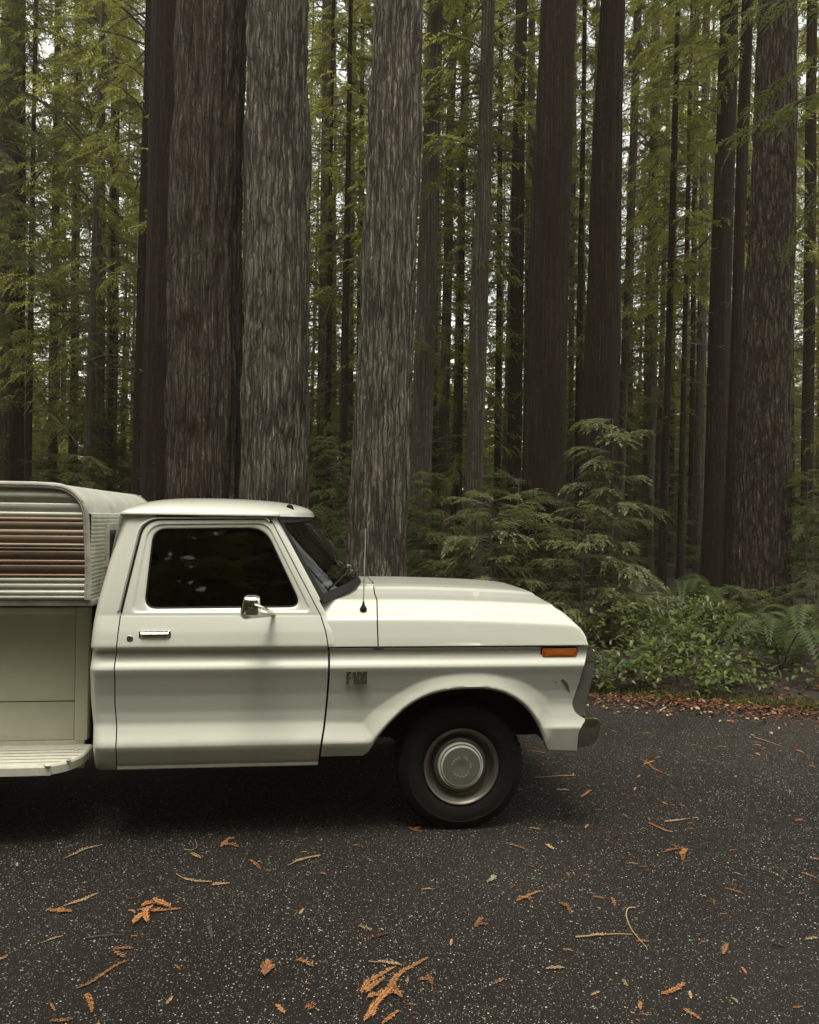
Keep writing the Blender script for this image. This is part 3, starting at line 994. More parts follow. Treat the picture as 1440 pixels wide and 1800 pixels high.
mb = MB(); mb.box((gx - .16, .12, gf[-1, 1]), (gx - .07, WID - .12, ztop - .01))
mb.build('grille_backing', M['dark'], truck)
for k in range(9):
    mb = MB(); z = gf[-1, 1] + .03 + k * .026
    mb.box((gx - .068, .42, z), (gx - .03, WID - .42, z + .012))
    mb.build('grille_bar', M['bezel'], truck)
for yy in (.28, WID - .28):
    mb = MB()
    P = [[(gx - .05 + .03 * math.cos(a) , yy + .09 * math.sin(a) * math.cos(b), (gf[-1, 1] + ztop) / 2 + .09 * math.sin(a) * math.sin(b)) for b in np.linspace(0, 2 * math.pi, 25)] for a in np.linspace(0.02, math.pi / 2, 7)]
    mb.grid(P); mb.build('headlight', M['chrome'], truck)
bp_ = [(1013.5, 1277), (1019, 1267), (1027, 1262), (1047, 1261), (1055, 1266), (1058, 1273), (1051, 1300), (1046, 1310), (1016, 1316), (1012, 1311)]
bpoly = [S(u, v, -.02) for u, v in bp_]
mb = MB()
mb.prism(bpoly, [(x, -.02 + .0, z) for x, z in bpoly], [(x, WID + .02, z) for x, z in bpoly])
mb.build('front_bumper', M['bumper'], truck, bevel=.012, recalc=True, angle=25)

# ---- badge and lettering
def text_mesh(name, body, size, depth, bevel=0.0, width=None):
    c = bpy.data.curves.new('lettering', 'FONT')
    c.body = body; c.size = size; c.extrude = depth; c.bevel_depth = bevel; c.resolution_u = 3
    c.align_x = 'CENTER'; c.align_y = 'CENTER'
    o = bpy.data.objects.new('lettering', c); COL.objects.link(o)
    me = bpy.data.meshes.new_from_object(o.evaluated_get(bpy.context.evaluated_depsgraph_get()))
    bpy.data.objects.remove(o); bpy.data.curves.remove(c)
    return me
STAND = Matrix(((1, 0, 0, 0), (0, 0, -1, 0), (0, 1, 0, 0), (0, 0, 0, 1)))     # letters upright, facing -y
ba, bb = S(609, 1180, -.03), S(645, 1202, -.03)
bw, bh = bb[0] - ba[0], ba[1] - bb[1]
badge = empty('badge', (0, 0, 0)); badge.parent = truck
bz0 = bb[1]
by = fy(ba[0] + bw / 2, bz0 + bh / 2)
def block(polys, name):
    mb = MB()
    for pl in polys:
        mb.prism(pl, [(ba[0] + x * bw, by + .004, bz0 + z * bh) for x, z in pl], [(ba[0] + x * bw, by - .012, bz0 + z * bh) for x, z in pl])
    return mb.build(name, M['bumper'], badge, bevel=.0016, recalc=True)
def rc(x0, z0, x1, z1): return [(x0, z0), (x1, z0), (x1, z1), (x0, z1)]
block([rc(0, 0, .12, 1), rc(.1205, .80, .245, 1), rc(.1205, .42, .215, .60)], 'letter')          # F
block([rc(.345, 0, .455, 1), rc(.285, .80, .3445, .97)], 'digit')                                # 1
for x0 in (.50, .765):                                                                            # 0 0
    block([rc(x0, 0, x0 + .09, 1), rc(x0 + .145, 0, x0 + .235, 1), rc(x0 + .0905, .84, x0 + .1445, 1), rc(x0 + .0905, 0, x0 + .1445, .16)], 'digit')

# ---- door handle, lock, mirror, aerial
hx0, hz0 = S(247, 1121, -.02); hx1, hz1 = S(299, 1110, -.02)
hy = float(ybody((hz0 + hz1) / 2))
mb = MB()
lp = round_poly([(hx0, hz0 - .004), (hx0, hz1 + .003), (hx1, hz1 + .003), (hx1, hz0 - .004)], [.012, .008, .008, .012], 6, 4)
c2 = lp.mean(0)
rows = [np.column_stack([(c2 + (lp - c2) * s)[:, 0], [hy + d] * len(lp), (c2 + (lp - c2) * s)[:, 1]]) for s, d in ((1.08, .0), (1.08, -.005), (1.0, -.007), (.94, -.004), (.9, .008), (.02, .010))]
mb.grid(np.array(rows), wrap_v=True, flip=True)
hb = side_part('door_handle', mb, M['chrome'])
mb = MB()
zt_ = hz1
mb.grid([[(x, hy + d, z) for x in np.linspace(hx0 + .006, hx1 - .006, 8)] for d, z in ((.0, zt_ - .002), (-.014, zt_ - .003), (-.019, zt_ - .008), (-.018, zt_ - .015), (-.010, zt_ - .019), (-.002, zt_ - .018))], flip=True)
for p_, q_ in zip(hb, side_part('handle_grip', mb, M['chrome'])): q_.parent = p_
for d_, h_ in zip(doors, hb): h_.parent = truck
lx, lz = S(229.5, 1122, -.02)
ly_ = float(ybody(lz))
mb = MB(); mb.lathe_y([(.0165, .002), (.0165, -.004), (.014, -.006), (.011, -.006), (.0105, -.003), (.001, -.003)], (lx, ly_, lz), 24)
side_part('door_lock', mb, M['chrome'])
mb = MB(); mb.box((lx - .001, ly_ - .0036, lz - .006), (lx + .0014, ly_ - .0028, lz + .006))
side_part('key_slot', mb, M['rubber'])

# mirror: oblong chrome head on a raked arm (head stands about 0.2 m off the door)
my = -.21
m0 = np.array(S(424, 1083, my)); m1 = np.array(S(459, 1045, my))
mirror = empty('wing_mirror', (0, 0, 0)); mirror.parent = truck
mc = (m0 + m1) / 2; mw, mh = (m1 - m0) / 2
mb = MB()
lp = round_poly([(-.9 * mw - .012, -mh), (-mw + .012, mh), (mw, mh * .97), (mw * 1.0, -mh * .96)], [.012, .022, .026, .02], 8, 6)
rows = []
# shell: shallow dish, open side turned to the rear and inwards
for s, d in ((.05, -.072), (.45, -.071), (.75, -.064), (.92, -.05), (1.0, -.028), (1.02, .0), (1.01, .02), (.96, .03), (.9, .028), (.03, .022)):
    p = lp * s
    rows.append(np.column_stack([mc[0] + p[:, 0], [my + d] * len(p), mc[1] + p[:, 1]]))
mb.grid(np.array(rows), wrap_v=True, flip=False)
mb.build('mirror_head', M['chrome'], mirror, recalc=True, angle=50)
b0, b1 = S(455, 1065, my + .05), S(484, 1081, -.02)
ymnt = float(ybody(b1[1])) - .004
mb = MB()
pl = [S(428, 1079, -.16), S(438, 1064, -.16), S(452, 1065, -.16), S(461, 1072, -.14), S(484, 1080, -.02), S(478, 1084, -.02), S(432, 1083, -.16)]
yy_ = [-.30, -.30, -.30, -.24, ymnt, ymnt, -.28]
mb.add([(x, y, z) for (x, z), y in zip(pl, yy_)] + [(x + .002, min(y + .028, ymnt + .006), z - .005) for (x, z), y in zip(pl, yy_)],
       [[6, 5, 4, 3, 2, 1, 0], [7, 8, 9, 10, 11, 12, 13]] + [[k, (k + 1) % 7, 7 + (k + 1) % 7, 7 + k] for k in range(7)])
mb.build('mirror_bracket', M['chrome'], mirror, recalc=True)
mb = MB(); p0 = S(446, 1063, my - .07); p1 = S(458, 1066, my - .05); p2 = S(480, 1079, -.03)
mb.tube([(p0[0], my - .085, p0[1]), (p1[0], my - .06, p1[1]), ((p1[0] + p2[0]) / 2, (my - .06 + ymnt) / 2, (p1[1] + p2[1]) / 2), (p2[0], ymnt, p2[1])], [.011, .008, .009, .011], 8)
mb.build('mirror_arm', M['chrome'], mirror)

# aerial on the cowl
ab = S(639, 1068, .06); at_ = S(643, 929, .06)
mb = MB()
mb.tube([(ab[0], .06, ab[1] + .02), (at_[0], .06, at_[1])], [.0038, .0022], 6)
mb.build('aerial', M['alu'], truck)
mb = MB()
P = [[(ab[0] + r * math.cos(k), .06 + r * math.sin(k), ab[1] + h) for k in np.linspace(0, 2 * math.pi, 17)] for r, h in ((.019, -.016), (.0195, -.004), (.014, .004), (.008, .016), (.005, .032), (.001, .036))]
mb.grid(P); mb.build('aerial_base', M['rubber'], truck)
# wiper arms and pivot on the cowl
for (pt, tip) in (((-.05, .02), (-.62, .16)), ((.42, .02), (-.12, .17))):
    mb = MB()
    p0 = Vector(wind(pt[0], 0)) + Vector((.05, 0, .03)); p1 = Vector(wind(tip[0], tip[1])) + Vector((.02, 0, .016))
    mb.tube([p0, p0.lerp(p1, .45) + Vector((.012, 0, .008)), p1], [.007, .006, .004], 6)
    q0 = Vector(wind(tip[0] - .26, tip[1] * .55)) + Vector((.018, 0, .014)); q1 = Vector(wind(tip[0] + .22, tip[1] * 1.3)) + Vector((.018, 0, .014))
    mb.tube([q0, p1, q1], .005, 6)
    mb.build('wiper', M['rubber'], truck)
# wiper cowl vent panel on the near side
mb = MB()
for u0, v0, u1, v1, y in ((643, 1020, 657, 1029, .62),):
    x0, z0 = S(u0, v0, y); x1, z1 = S(u1, v1, y)
    mb.box((x0, y - .06, ZL2 + .03), (x1, y + .12, ZL2 + .055))
mb.build('wiper_pivot', M['paint'], truck, bevel=.006, recalc=True)

# ---- wheels
def make_wheel(cx, cz, y0, rt, name='wheel'):
    w = empty(name, (0, 0, 0)); w.parent = truck
    c = (cx, y0, cz)
    mb = MB()
    mb.lathe_y([(.203, .012), (.212, -.004), (.226, -.013), (.255, -.022), (.285, -.022), (.298, -.019), (.302, -.021), (.308, -.017), (rt - .012, -.004), (rt - .003, .008), (rt, .02)], c, 72)
    ys = [.02, .05, .055, .056, .064, .065, .09, .095, .096, .104, .105, .13, .135, .136, .144, .145, .18]
    rs = [rt, rt + .002, rt + .002, rt - .008, rt - .008, rt + .003] + [rt + .003, rt + .003, rt - .008, rt - .008, rt + .003, rt + .003, rt + .003, rt - .008, rt - .008, rt + .002, rt]
    mb.lathe_y(list(zip(rs, ys)), c, 72)
    mb.lathe_y([(rt, .18), (rt - .02, .2), (.28, .215), (.2, .19)], c, 72)
    link('tyre', mb.mesh('tyre', recalc=True), M['tyre'], w)
    # shoulder lugs
    mb = MB()
    for k in range(60):
        a = 2 * math.pi * k / 60
        for yy, aa in ((.022, a), (.148, a + .05)):
            e = Vector((math.cos(aa), 0, math.sin(aa))); tt_ = Vector((-math.sin(aa), 0, math.cos(aa)))
            ctr = Vector(c) + e * (rt + .000) + Vector((0, yy, 0))
            q = [ctr + tt_ * sx + Vector((0, sy, 0)) + e * h for h in (-.006, .005) for sx, sy in ((-.012, 0), (.012, 0), (.008, .03), (-.016, .03))]
            mb.add([list(p) for p in q], [(3, 2, 1, 0), (4, 5, 6, 7), (0, 1, 5, 4), (1, 2, 6, 5), (2, 3, 7, 6), (3, 0, 4, 7)])
    tr = mb.build('tread_lug', M['tyre'], w, smooth=False)
    tag(tr, kind='stuff')
    mb = MB()
    mb.lathe_y([(.203, .014), (.2085, -.006), (.211, -.012), (.2085, -.016), (.203, -.014), (.199, -.008), (.1955, -.005), (.192, -.006), (.1895, -.003), (.186, .012), (.183, .034), (.178, .052), (.166, .058), (.160, .060),
                (.152, .044), (.147, .030), (.140, .026), (.128, .024), (.118, .026), (.10, .028)], c, 96)
    for k in range(4):
        pass
    link('rim', mb.mesh('rim', recalc=True), M['wheel'], w)
    mb = MB()
    mb.lathe_y([(.1275, .024), (.1275, .010), (.1265, .004), (.1235, .001), (.1195, .004), (.1180, .012), (.112, .016)], c, 96)
    link('trim_ring', mb.mesh('trim_ring', recalc=True), M['polished'], w)
    mb = MB()
    mb.lathe_y([(.1125, .018), (.110, -.004), (.1075, -.010), (.104, -.0125), (.10, -.013), (.06, -.016), (.03, -.0165), (.02, -.0135), (.0002, -.0135)], c, 96)
    cap = link('hubcap', mb.mesh('hubcap', recalc=True, angle=60), M['cap'], w)
    mb = MB()
    mb.lathe_y([(.1130, .004), (.1110, -.0085), (.1085, -.0118), (.1063, -.0122), (.1060, -.010)], c, 96)
    link('cap_ring', mb.mesh('cap_ring', recalc=True), M['polished'], cap)
    return w, cap, c
WC = S(811, 1344, .07)
RT = 0.353
wheel, cap, wc = make_wheel(WC[0], RT - .003, .078, RT)
# raised ring of letters on the cap
phrase = 'FORD MOTOR COMPANY'
msh = []
LM = bpy.data.meshes.new('cap_lettering')
bm = bmesh.new()
a0 = R(162)
step = R(332) / len(phrase)
for i, ch in enumerate(phrase):
    if ch == ' ': continue
    me = text_mesh('letter', ch, .0165, .0006)
    a = a0 - i * step
    rr = .052
    mtx = Matrix.Translation((wc[0] + rr * math.cos(a), wc[1] - .0172, wc[2] + rr * math.sin(a))) @ Matrix.Rotation(-(a - math.pi / 2), 4, 'Y') @ STAND
    me.transform(mtx)
    bm.from_mesh(me); bpy.data.meshes.remove(me)
    if i + 1 == len(phrase) or phrase[i + 1] == ' ':
        bm.to_mesh(LM); bm.free()
        link('lettering', LM, M['letters'], cap)
        LM = bpy.data.meshes.new('cap_lettering'); bm = bmesh.new()
bm.free()
# far front wheel and both rear wheels share the meshes
def copy_part(o, parent, mtx=None):
    c = o.copy(); COL.objects.link(c); c.parent = parent
    return c
def copy_wheel(loc, flip):
    w2 = empty('wheel', loc, math.pi if flip else 0); w2.parent = truck
    for ch in wheel.children:
        c = copy_part(ch, w2)
        for g in ch.children: copy_part(g, c)
    return w2
copy_wheel((2 * wc[0], WID, 0), True)
XREAR = WC[0] - 3.80
copy_wheel((XREAR - wc[0], .06, 0), False)
copy_wheel((XREAR + wc[0], WID - .06, 0), True)

# ---- underbody, cabin interior
mb = MB()
xa, xb = XREAR - .95, WC[0] + .50
mb.box((xa, .52, .40), (WC[0] + .62, .66, .56)); mb.box((xa, WID - .66, .40), (WC[0] + .62, WID - .52, .56))
mb.build('chassis_rail', M['dark'], truck)
mb = MB(); mb.box((float(CAB_REAR(.6)) + .02, .06, zv(1335)), (S(600, 1300)[0], WID - .06, zv(1335) + .05))
mb.build('cab_floor', M['dark'], truck)
mb = MB(); mb.box((S(600, 1300)[0], .45, .46), (WC[0] + .48, WID - .45, .95))
mb.build('engine', M['dark'], truck)
mb = MB(); mb.tube([(WC[0], .25, .36), (WC[0], WID - .25, .36)], .045, 10); mb.build('front_axle', M['dark'], truck)
mb = MB(); mb.tube([(XREAR, .25, .36), (XREAR, WID - .25, .36)], .05, 10); mb.build('rear_axle', M['dark'], truck)
mb = MB(); mb.tube([(XREAR - .5, .75, .36), (WC[0] - .6, .75, .34)], .04, 8); mb.build('exhaust_pipe', M['dark'], truck)
mb = MB()
sx0 = float(CAB_REAR(1.0)) + .16
mb.box((sx0, .16, .62), (sx0 + .58, WID - .16, .88)); mb.build('seat_cushion', M['seat'], truck, bevel=.04, recalc=True)
mb = MB()
pl = [(sx0 - .06, .80), (sx0 + .16, .80), (sx0 + .10, 1.38), (sx0 - .02, 1.40)]
mb.prism(pl, [(x, .16, z) for x, z in pl], [(x, WID - .16, z) for x, z in pl]); mb.build('seat_back', M['seat'], truck, bevel=.03, recalc=True)
mb = MB()
dx = WB[0]
pl = [(dx - .28, 1.0), (dx - .26, 1.2), (dx - .12, 1.23), (dx - .035, 1.23), (dx - .03, .8), (dx - .1, .75)]
mb.prism(pl, [(x, .1, z) for x, z in pl], [(x, WID - .1, z) for x, z in pl])
mb.grid([[(dx - .04 + (wind(t, .04)[0] - .02 - dx + .04) * k, wind(t, 0)[1], 1.23 + .03 * k) for t in tt(21)[1:-1]] for k in (0, .5, 1)]); mb.build('dashboard', M['seat'], truck, bevel=.015, recalc=True)
mb = MB()
cw_ = Vector((dx - .46, WID - .55, 1.12)); n_ = Vector((-.75, 0, .65)).normalized(); e1 = Vector((0, 1, 0)); e2 = n_.cross(e1)
mb.tube([cw_ + (e1 * math.cos(k) + e2 * math.sin(k)) * .2 for k in np.linspace(0, 2 * math.pi, 33)], .013, 8, caps=False)
for k in (0.3, 2.84, 4.71): mb.tube([cw_ - n_ * .03, cw_ + (e1 * math.cos(k) + e2 * math.sin(k)) * .195], .012, 6)
mb.tube([cw_, cw_ + Vector((.35, 0, -.28))], .028, 8)
mb.build('steering_wheel', M['seat'], truck)
mb = MB(); mb.grid([[(x, y, zv(1335) + .05) for x in (float(CAB_REAR(.9)) + .03, dx + .1)] for y in (.05, WID - .05)]); mb.build('cab_carpet', M['seat'], truck)
mb = MB()
mb.grid([[(wind(0, 0)[0] - .22, y, z) for y in (.06, WID - .06)] for z in (.5, 1.2)]); mb.build('firewall', M['dark'], truck)
# headliner, rear view mirror, dashboard clutter and permit sticker
mb = MB(); mb.grid([[(x, y, ZDRIP + .035) for x in (XR0 + .08, XRF - .02)] for y in (.26, WID - .26)]); mb.build('headliner', M['seat'], truck)
mb = MB(); q = wind(0, .8); mb.box((q[0] - .10, q[1] - .12, q[2] - .06), (q[0] - .075, q[1] + .12, q[2])); mb.build('interior_mirror', M['rubber'], truck, bevel=.006, recalc=True)
M['paper'] = plain('pale_paper', (0.62, 0.66, 0.62), 0.6)
mb = MB(); s0 = [wind(-.90, .12), wind(-.80, .12), wind(-.795, .165), wind(-.915, .165)]
mb.add([tuple(Vector(p) - Vector((.012, 0, .0))) for p in s0], [(0, 1, 2, 3)]); mb.build('permit_sticker', M['paper'], truck)
mb = MB()
rr_ = random.Random(5)
for k in range(46):
    p = Vector(wind(-.42 + rr_.random() * .42, .02)) + Vector((-.05 - rr_.random() * .1, 0, .02 + rr_.random() * .05))
    d = Vector((rr_.uniform(-1, 1), rr_.uniform(-1, 1), rr_.uniform(-.3, .5))).normalized() * .035
    d2 = Vector((rr_.uniform(-1, 1), rr_.uniform(-1, 1), rr_.uniform(-.5, .5))).normalized() * .02
    mb.tube([p - d, p + d2, p + d], .0045, 5)
mb.build('dashboard_moss', M['lichen'], truck)

# ---- bed: narrow box behind the cab with a step board below it
BY = 0.36
bl = XREAR - 1.05
def Sb(u, v, ly=BY): return S(u, v, ly)
xb1, xpost0 = Sb(156, 1200)[0], Sb(133, 1200)[0]
ztop_, zmid, zbot = Sb(80, 1068)[1], Sb(80, 1233)[1], Sb(80, 1301)[1]
mb = MB(); mb.box((bl, BY, zmid + .003), (xpost0 - .004, BY + .02, Sb(80, 1080)[1])); mb.build('bed_panel', M['bed'], truck, bevel=.003, recalc=True)
mb = MB(); mb.box((bl, BY - .001, zbot), (xpost0 - .004, BY + .02, zmid - .003)); mb.build('bed_panel', M['bed'], truck, bevel=.003, recalc=True)
mb = MB(); mb.box((xpost0, BY - .012, zbot), (xb1, BY + .05, ztop_)); mb.build('bed_post', M['bed'], truck, bevel=.004, recalc=True)
mb = MB(); mb.box((bl, BY - .02, Sb(80, 1080)[1] + .002), (xpost0 - .002, BY + .03, ztop_)); mb.build('bed_rail', M['bed'], truck, bevel=.004, recalc=True)
mb = MB(); mb.box((bl, BY + .012, zbot + .002), (xpost0 + .004, WID - BY, ztop_ - .03)); mb.build('bed_box', M['dark'], truck)
mb = MB(); mb.box((bl, BY + .0, zbot - .16), (xb1 - .02, BY + .03, zbot - .002)); mb.build('bed_apron', M['step'], truck)
# step board
zst = S(60, 1345, -.02)[1]
xe, ye = S(151, 1318, .2)[0], -.03
bl_bed, bl = bl, XREAR + .47
outer = [(bl, ye), (xe - .22, ye), (xe - .13, ye + .012), (xe - .05, ye + .07), (xe - .008, ye + .17), (xe, ye + .25), (xe - .002, BY + .0)]
oc = catmull(np.array(outer), 8)
mb = MB()
rows = []
for inset, dz in ((.0, -.052), (.0, -.012), (.006, -.003), (.016, 0.0)):
    P = []
    for i, (x, y) in enumerate(oc):
        t_ = oc[min(i + 1, len(oc) - 1)] - oc[max(i - 1, 0)]
        n2 = np.array([t_[1], -t_[0]]); n2 /= np.linalg.norm(n2) + 1e-9
        P.append((x - n2[0] * inset, y - n2[1] * inset, zst + dz))
    rows.append(P)
mb.grid(rows)
top = rows[-1]
# top as slats of tread: strips along x with small grooves
ny = 46
for j in range(ny):
    ya, yb_ = ye + .016 + (BY - ye - .016) * j / ny, ye + .016 + (BY - ye - .016) * (j + 1) / ny
    def xend(y): return float(np.interp(y, [p[1] for p in top[8:]], [p[0] for p in top[8:]]))
    g = -.0035 if j % 7 in (5,) and j < 40 else 0.0
    mb.add([(bl, ya, zst + g), (xend(ya), ya, zst + g), (xend(yb_), yb_, zst + g), (bl, yb_, zst + g)], [(0, 1, 2, 3)])
mb.build('step_board', M['step'], truck, clean=True, angle=30)
for (u, v) in ((135, 1319), (121, 1337)):
    mb = MB()
    p = S(u, v, .12 if v < 1330 else .02)
    q = Vector((p[0], 0, zst))
    d = ray(u, v); o_ = to_local(Vector((0, 0, HCAM))); dl = Vector((d.x * _ci + d.y * _si, -d.x * _si + d.y * _ci, d.z)); t_ = (zst - o_.z) / dl.z
    c_ = o_ + dl * t_
    P = [[(c_.x + r * math.cos(k), c_.y + r * math.sin(k), zst + h) for k in np.linspace(0, 2 * math.pi, 13)] for r, h in ((.013, .0), (.012, .004), (.006, .006), (.0055, .002), (.0005, .002))]
    mb.grid(P)
    mb.build('step_bolt', M['alu'], truck)
bl = bl_bed
# rounded rear wings over the back wheels, tail lamps
mb = MB()
rows = []
for y, k in ((.02, .0), (.0, .03), (.012, .06), (.06, .09), (BY + .01, .10)):
    rows.append([(XREAR + (.43 + k) * math.cos(a), y, .40 + (.43 + k) * max(0, math.sin(a)) - (.06 if a in (0, math.pi) else 0)) for a in np.linspace(0, math.pi, 31)])
mb.grid(rows)
side_part('rear_wing', mb, M['step'], skirt=None)
mb = MB(); mb.box((bl - .03, BY + .02, .52), (bl + .0, WID - BY - .02, ztop_ - .03)); mb.build('tailgate', M['bed'], truck, bevel=.01, recalc=True)
mb = MB(); mb.box((bl - .12, .3, .42), (bl - .03, WID - .3, .50)); mb.build('rear_bumper', M['bumper'], truck, bevel=.012, recalc=True)
# dark block added behind the step to shade the gap to the cab
mb = MB(); mb.box((float(CAB_REAR(.7)) - .20, .6, .42), (float(CAB_REAR(.7)) + .0, WID - .6, .9)); mb.build('dark_gap_block', M['dark'], truck)

# ================================================================== camper shell resting on the bed
camper = empty('camper_shell', TO, YAW)
tag(camper, 'low aluminium camper shell with brown striped siding on the truck bed', 'camper shell')
CYN = 0.06
CYF = CYN + 1.80
def Sc(u, v): return S(u, v, CYN)
prof_px = [(-300, 843), (-60, 846), (60, 848.5), (96, 850), (112, 853), (127, 860), (140, 871), (149, 884), (154, 899), (156, 920), (157, 960), (157.5, 1010), (158, 1052)]
pr = np.array([Sc(u, v) for u, v in prof_px])
pr[0, 0] = XREAR - 1.15
zt_c = pr[3, 1]
pr[0, 1] = pr[1, 1] = pr[2, 1] = zt_c + .004
xf_c = pr[-1, 0]
arc = catmull(pr[3:10], 8)
face_top = arc[-1]
zc0 = Sc(100, 1054)[1]
wrap = np.vstack([[pr[0], pr[1], pr[2]], arc])
# ribbed front face below the roof radius
nr = 21
rib = []
zz_ = np.linspace(face_top[1] + .05, zc0, nr + 1)
for k in range(nr):
    za, zb_ = zz_[k], zz_[k + 1]
    for f, d in ((0.0, 0.0), (.12, -.006), (.22, .0), (.6, .003), (.95, .001)):
        rib.append((xf_c + d, za + (zb_ - za) * f))
wrap = np.vstack([[p for p in wrap if p[1] > zz_[0] + .004], rib, [(xf_c, zc0)]])
mb = MB(); mb.grid([[(x, y, z) for x, z in wrap] for y in np.linspace(CYN, CYF, 24)], flip=False)
M['sheet_front'] = M['sheet']
mb.build('front_sheet', M['sheet'], camper, recalc=False, angle=28)
# edge moulding on both sides
mould = np.vstack([[pr[0], pr[1], pr[2]], arc, [(xf_c, 1.45), (xf_c, zc0 + .0)]])
for yy, sg in ((CYN, -1), (CYF, 1)):
    mb = MB()
    rows = []
    for off, dy in ((.004, .012), (.005, -.006), (.001, -.011), (-.012, -.012), (-.016, -.007), (-.022, -.009), (-.027, -.004), (-.028, .006)):
        P = []
        for i, p in enumerate(mould):
            t_ = mould[min(i + 1, len(mould) - 1)] - mould[max(i - 1, 0)]
            n2 = np.array([-t_[1], t_[0]]); n2 /= np.linalg.norm(n2) + 1e-9
            P.append((p[0] + n2[0] * off, yy + dy, p[1] + n2[1] * off) if sg < 0 else (p[0] + n2[0] * off, yy - dy, p[1] + n2[1] * off))
        rows.append(P)
    mb.grid(rows, flip=sg > 0)
    mo = mb.build('edge_moulding', M['alu'], camper, angle=50)
    if sg < 0:
        for u, v in ((32, 852), (64, 853), (94, 855), (146, 880), (153.5, 937), (154, 995), (154.5, 1026)):
            x, z = Sc(u, v)
            m2 = MB(); m2.lathe_y([(.0045, -.010), (.0042, -.0135), (.0005, -.015)], (x, yy, z), 8)
            m2.build('rivet', M['alu'], mo)
# siding courses, each a ribbed plank (top and bottom image row at x = 70)
courses = [(855, 872, 'pale', 0), (872, 888, 'pale', 1), (888, 909, 'white', 1), (909, 929, 'brown', 1), (929, 941, 'brown', 1), (941, 962, 'tan', 1), (962, 986, 'umber', 1), (986, 992, 'rust', 0), (992, 1015, 'umber', 1), (1015, 1032, 'pale', 1), (1032, 1044, 'pale', 1), (1044, 1054, 'white', 0)]
xl_c = XREAR - 1.14
def plank_xr(z):
    zt2 = wrap[0][1]
    inner = mould
    xs_, zs_ = arc[:, 0] - .022, arc[:, 1] - .012
    if z >= zs_[0]: return xs_[0] - .3
    if z <= zs_[-1]: return xf_c - .024
    return float(np.interp(z, zs_[::-1], xs_[::-1]))
courses = []
# brown / tan / umber stripes follow the pressed ribs of the sheet
bands = [(856, 884, 'pale'), (884, 900, 'pale'), (900, 909, 'white'), (909, 917, 'tan'), (917, 931, 'brown'), (931, 941, 'tan'), (941, 955, 'brown'), (955, 962, 'tan'),
         (962, 968, 'umber'), (968, 984, 'umber'), (984, 993, 'rust'), (993, 1009, 'umber'), (1009, 1016, 'rust'), (1016, 1026, 'pale'), (1026, 1038, 'pale'), (1038, 1048, 'white'), (1048, 1054, 'pale')]
for i, (va, vb, mk) in enumerate(bands):
    za, zb_ = Sc(70, va)[1], Sc(70, vb)[1]
    if i == len(bands) - 1: zb_ = zc0
    h = za - zb_
    prof_ = [(0.0, .004), (.06, .001), (.18, -.002), (.38, -.003), (.55, -.0025), (.72, .0), (.88, .0025), (1.0, .004)]
    if i == 0: prof_ = [(0.0, .008), (.3, .006), (.45, -.002), (.55, -.005), (.7, -.002), (.85, .006), (1.0, .010)]
    rows = []
    for f, d in prof_:
        z = za - h * f
        xr2 = plank_xr(z)
        rows.append([(x, CYN + .006 + d, z) for x in (xl_c, xl_c + 1.2, xr2)])
    mb = MB(); mb.grid(rows, flip=True)
    mb.build('siding_plank', M['sid_' + mk], camper, angle=60)
mb = MB(); mb.grid([[(xl_c, y, z) for y in (CYN, CYF)] for z in (zc0, zt_c)]); mb.build('rear_sheet', M['sheet'], camper)
mb = MB(); mb.grid([[(x, CYF, z) for x in (xl_c, xf_c - .1)] for z in (zc0, zt_c - .01)], flip=False); mb.build('far_side', M['sid_pale'], camper)
# dark box inside, bottom rail overhanging the bed
mb = MB(); mb.box((xl_c, CYN + .03, zc0 + .004), (xf_c - .02, CYF - .03, zt_c - .20)); mb.build('lining', M['dark'], camper)
zr1 = Sc(100, 1066)[1]
mb = MB(); mb.box((xl_c, CYN + .02, zr1), (xf_c + .012, CYF - .02, zc0 - .002)); mb.build('bottom_rail', M['alu'], camper, bevel=.004, recalc=True)
# front window in its frame
wy0 = None
o_ = to_local(Vector((0, 0, HCAM)))
def on_front(u, v):
    d = ray(u, v); dl = Vector((d.x * _ci + d.y * _si, -d.x * _si + d.y * _ci, d.z)); t_ = (xf_c - o_.x) / dl.x
    p = o_ + dl * t_
    return p.y, p.z
wy0, wz1 = on_front(184.5, 921)
_, wz0 = on_front(185, 996)
wy1 = CYN + CYF - wy0
fw = .035
mb = MB()
for lo, hi in (((wy0, wz0), (wy0 + fw, wz1)), ((wy1 - fw, wz0), (wy1, wz1)), ((wy0 + fw, wz1 - fw), (wy1 - fw, wz1)), ((wy0 + fw, wz0), (wy1 - fw, wz0 + fw))):
    mb.box((xf_c - .005, lo[0], lo[1]), (xf_c + .02, hi[0], hi[1]))
wf = mb.build('front_window', M['alu'], camper)
mb = MB(); mb.box((xf_c - .004, wy0 + fw, wz0 + fw), (xf_c + .009, wy1 - fw, wz1 - fw)); mb.build('pane', plain('dark_window_pane', (0.012, 0.010, 0.008), 0.12), wf)
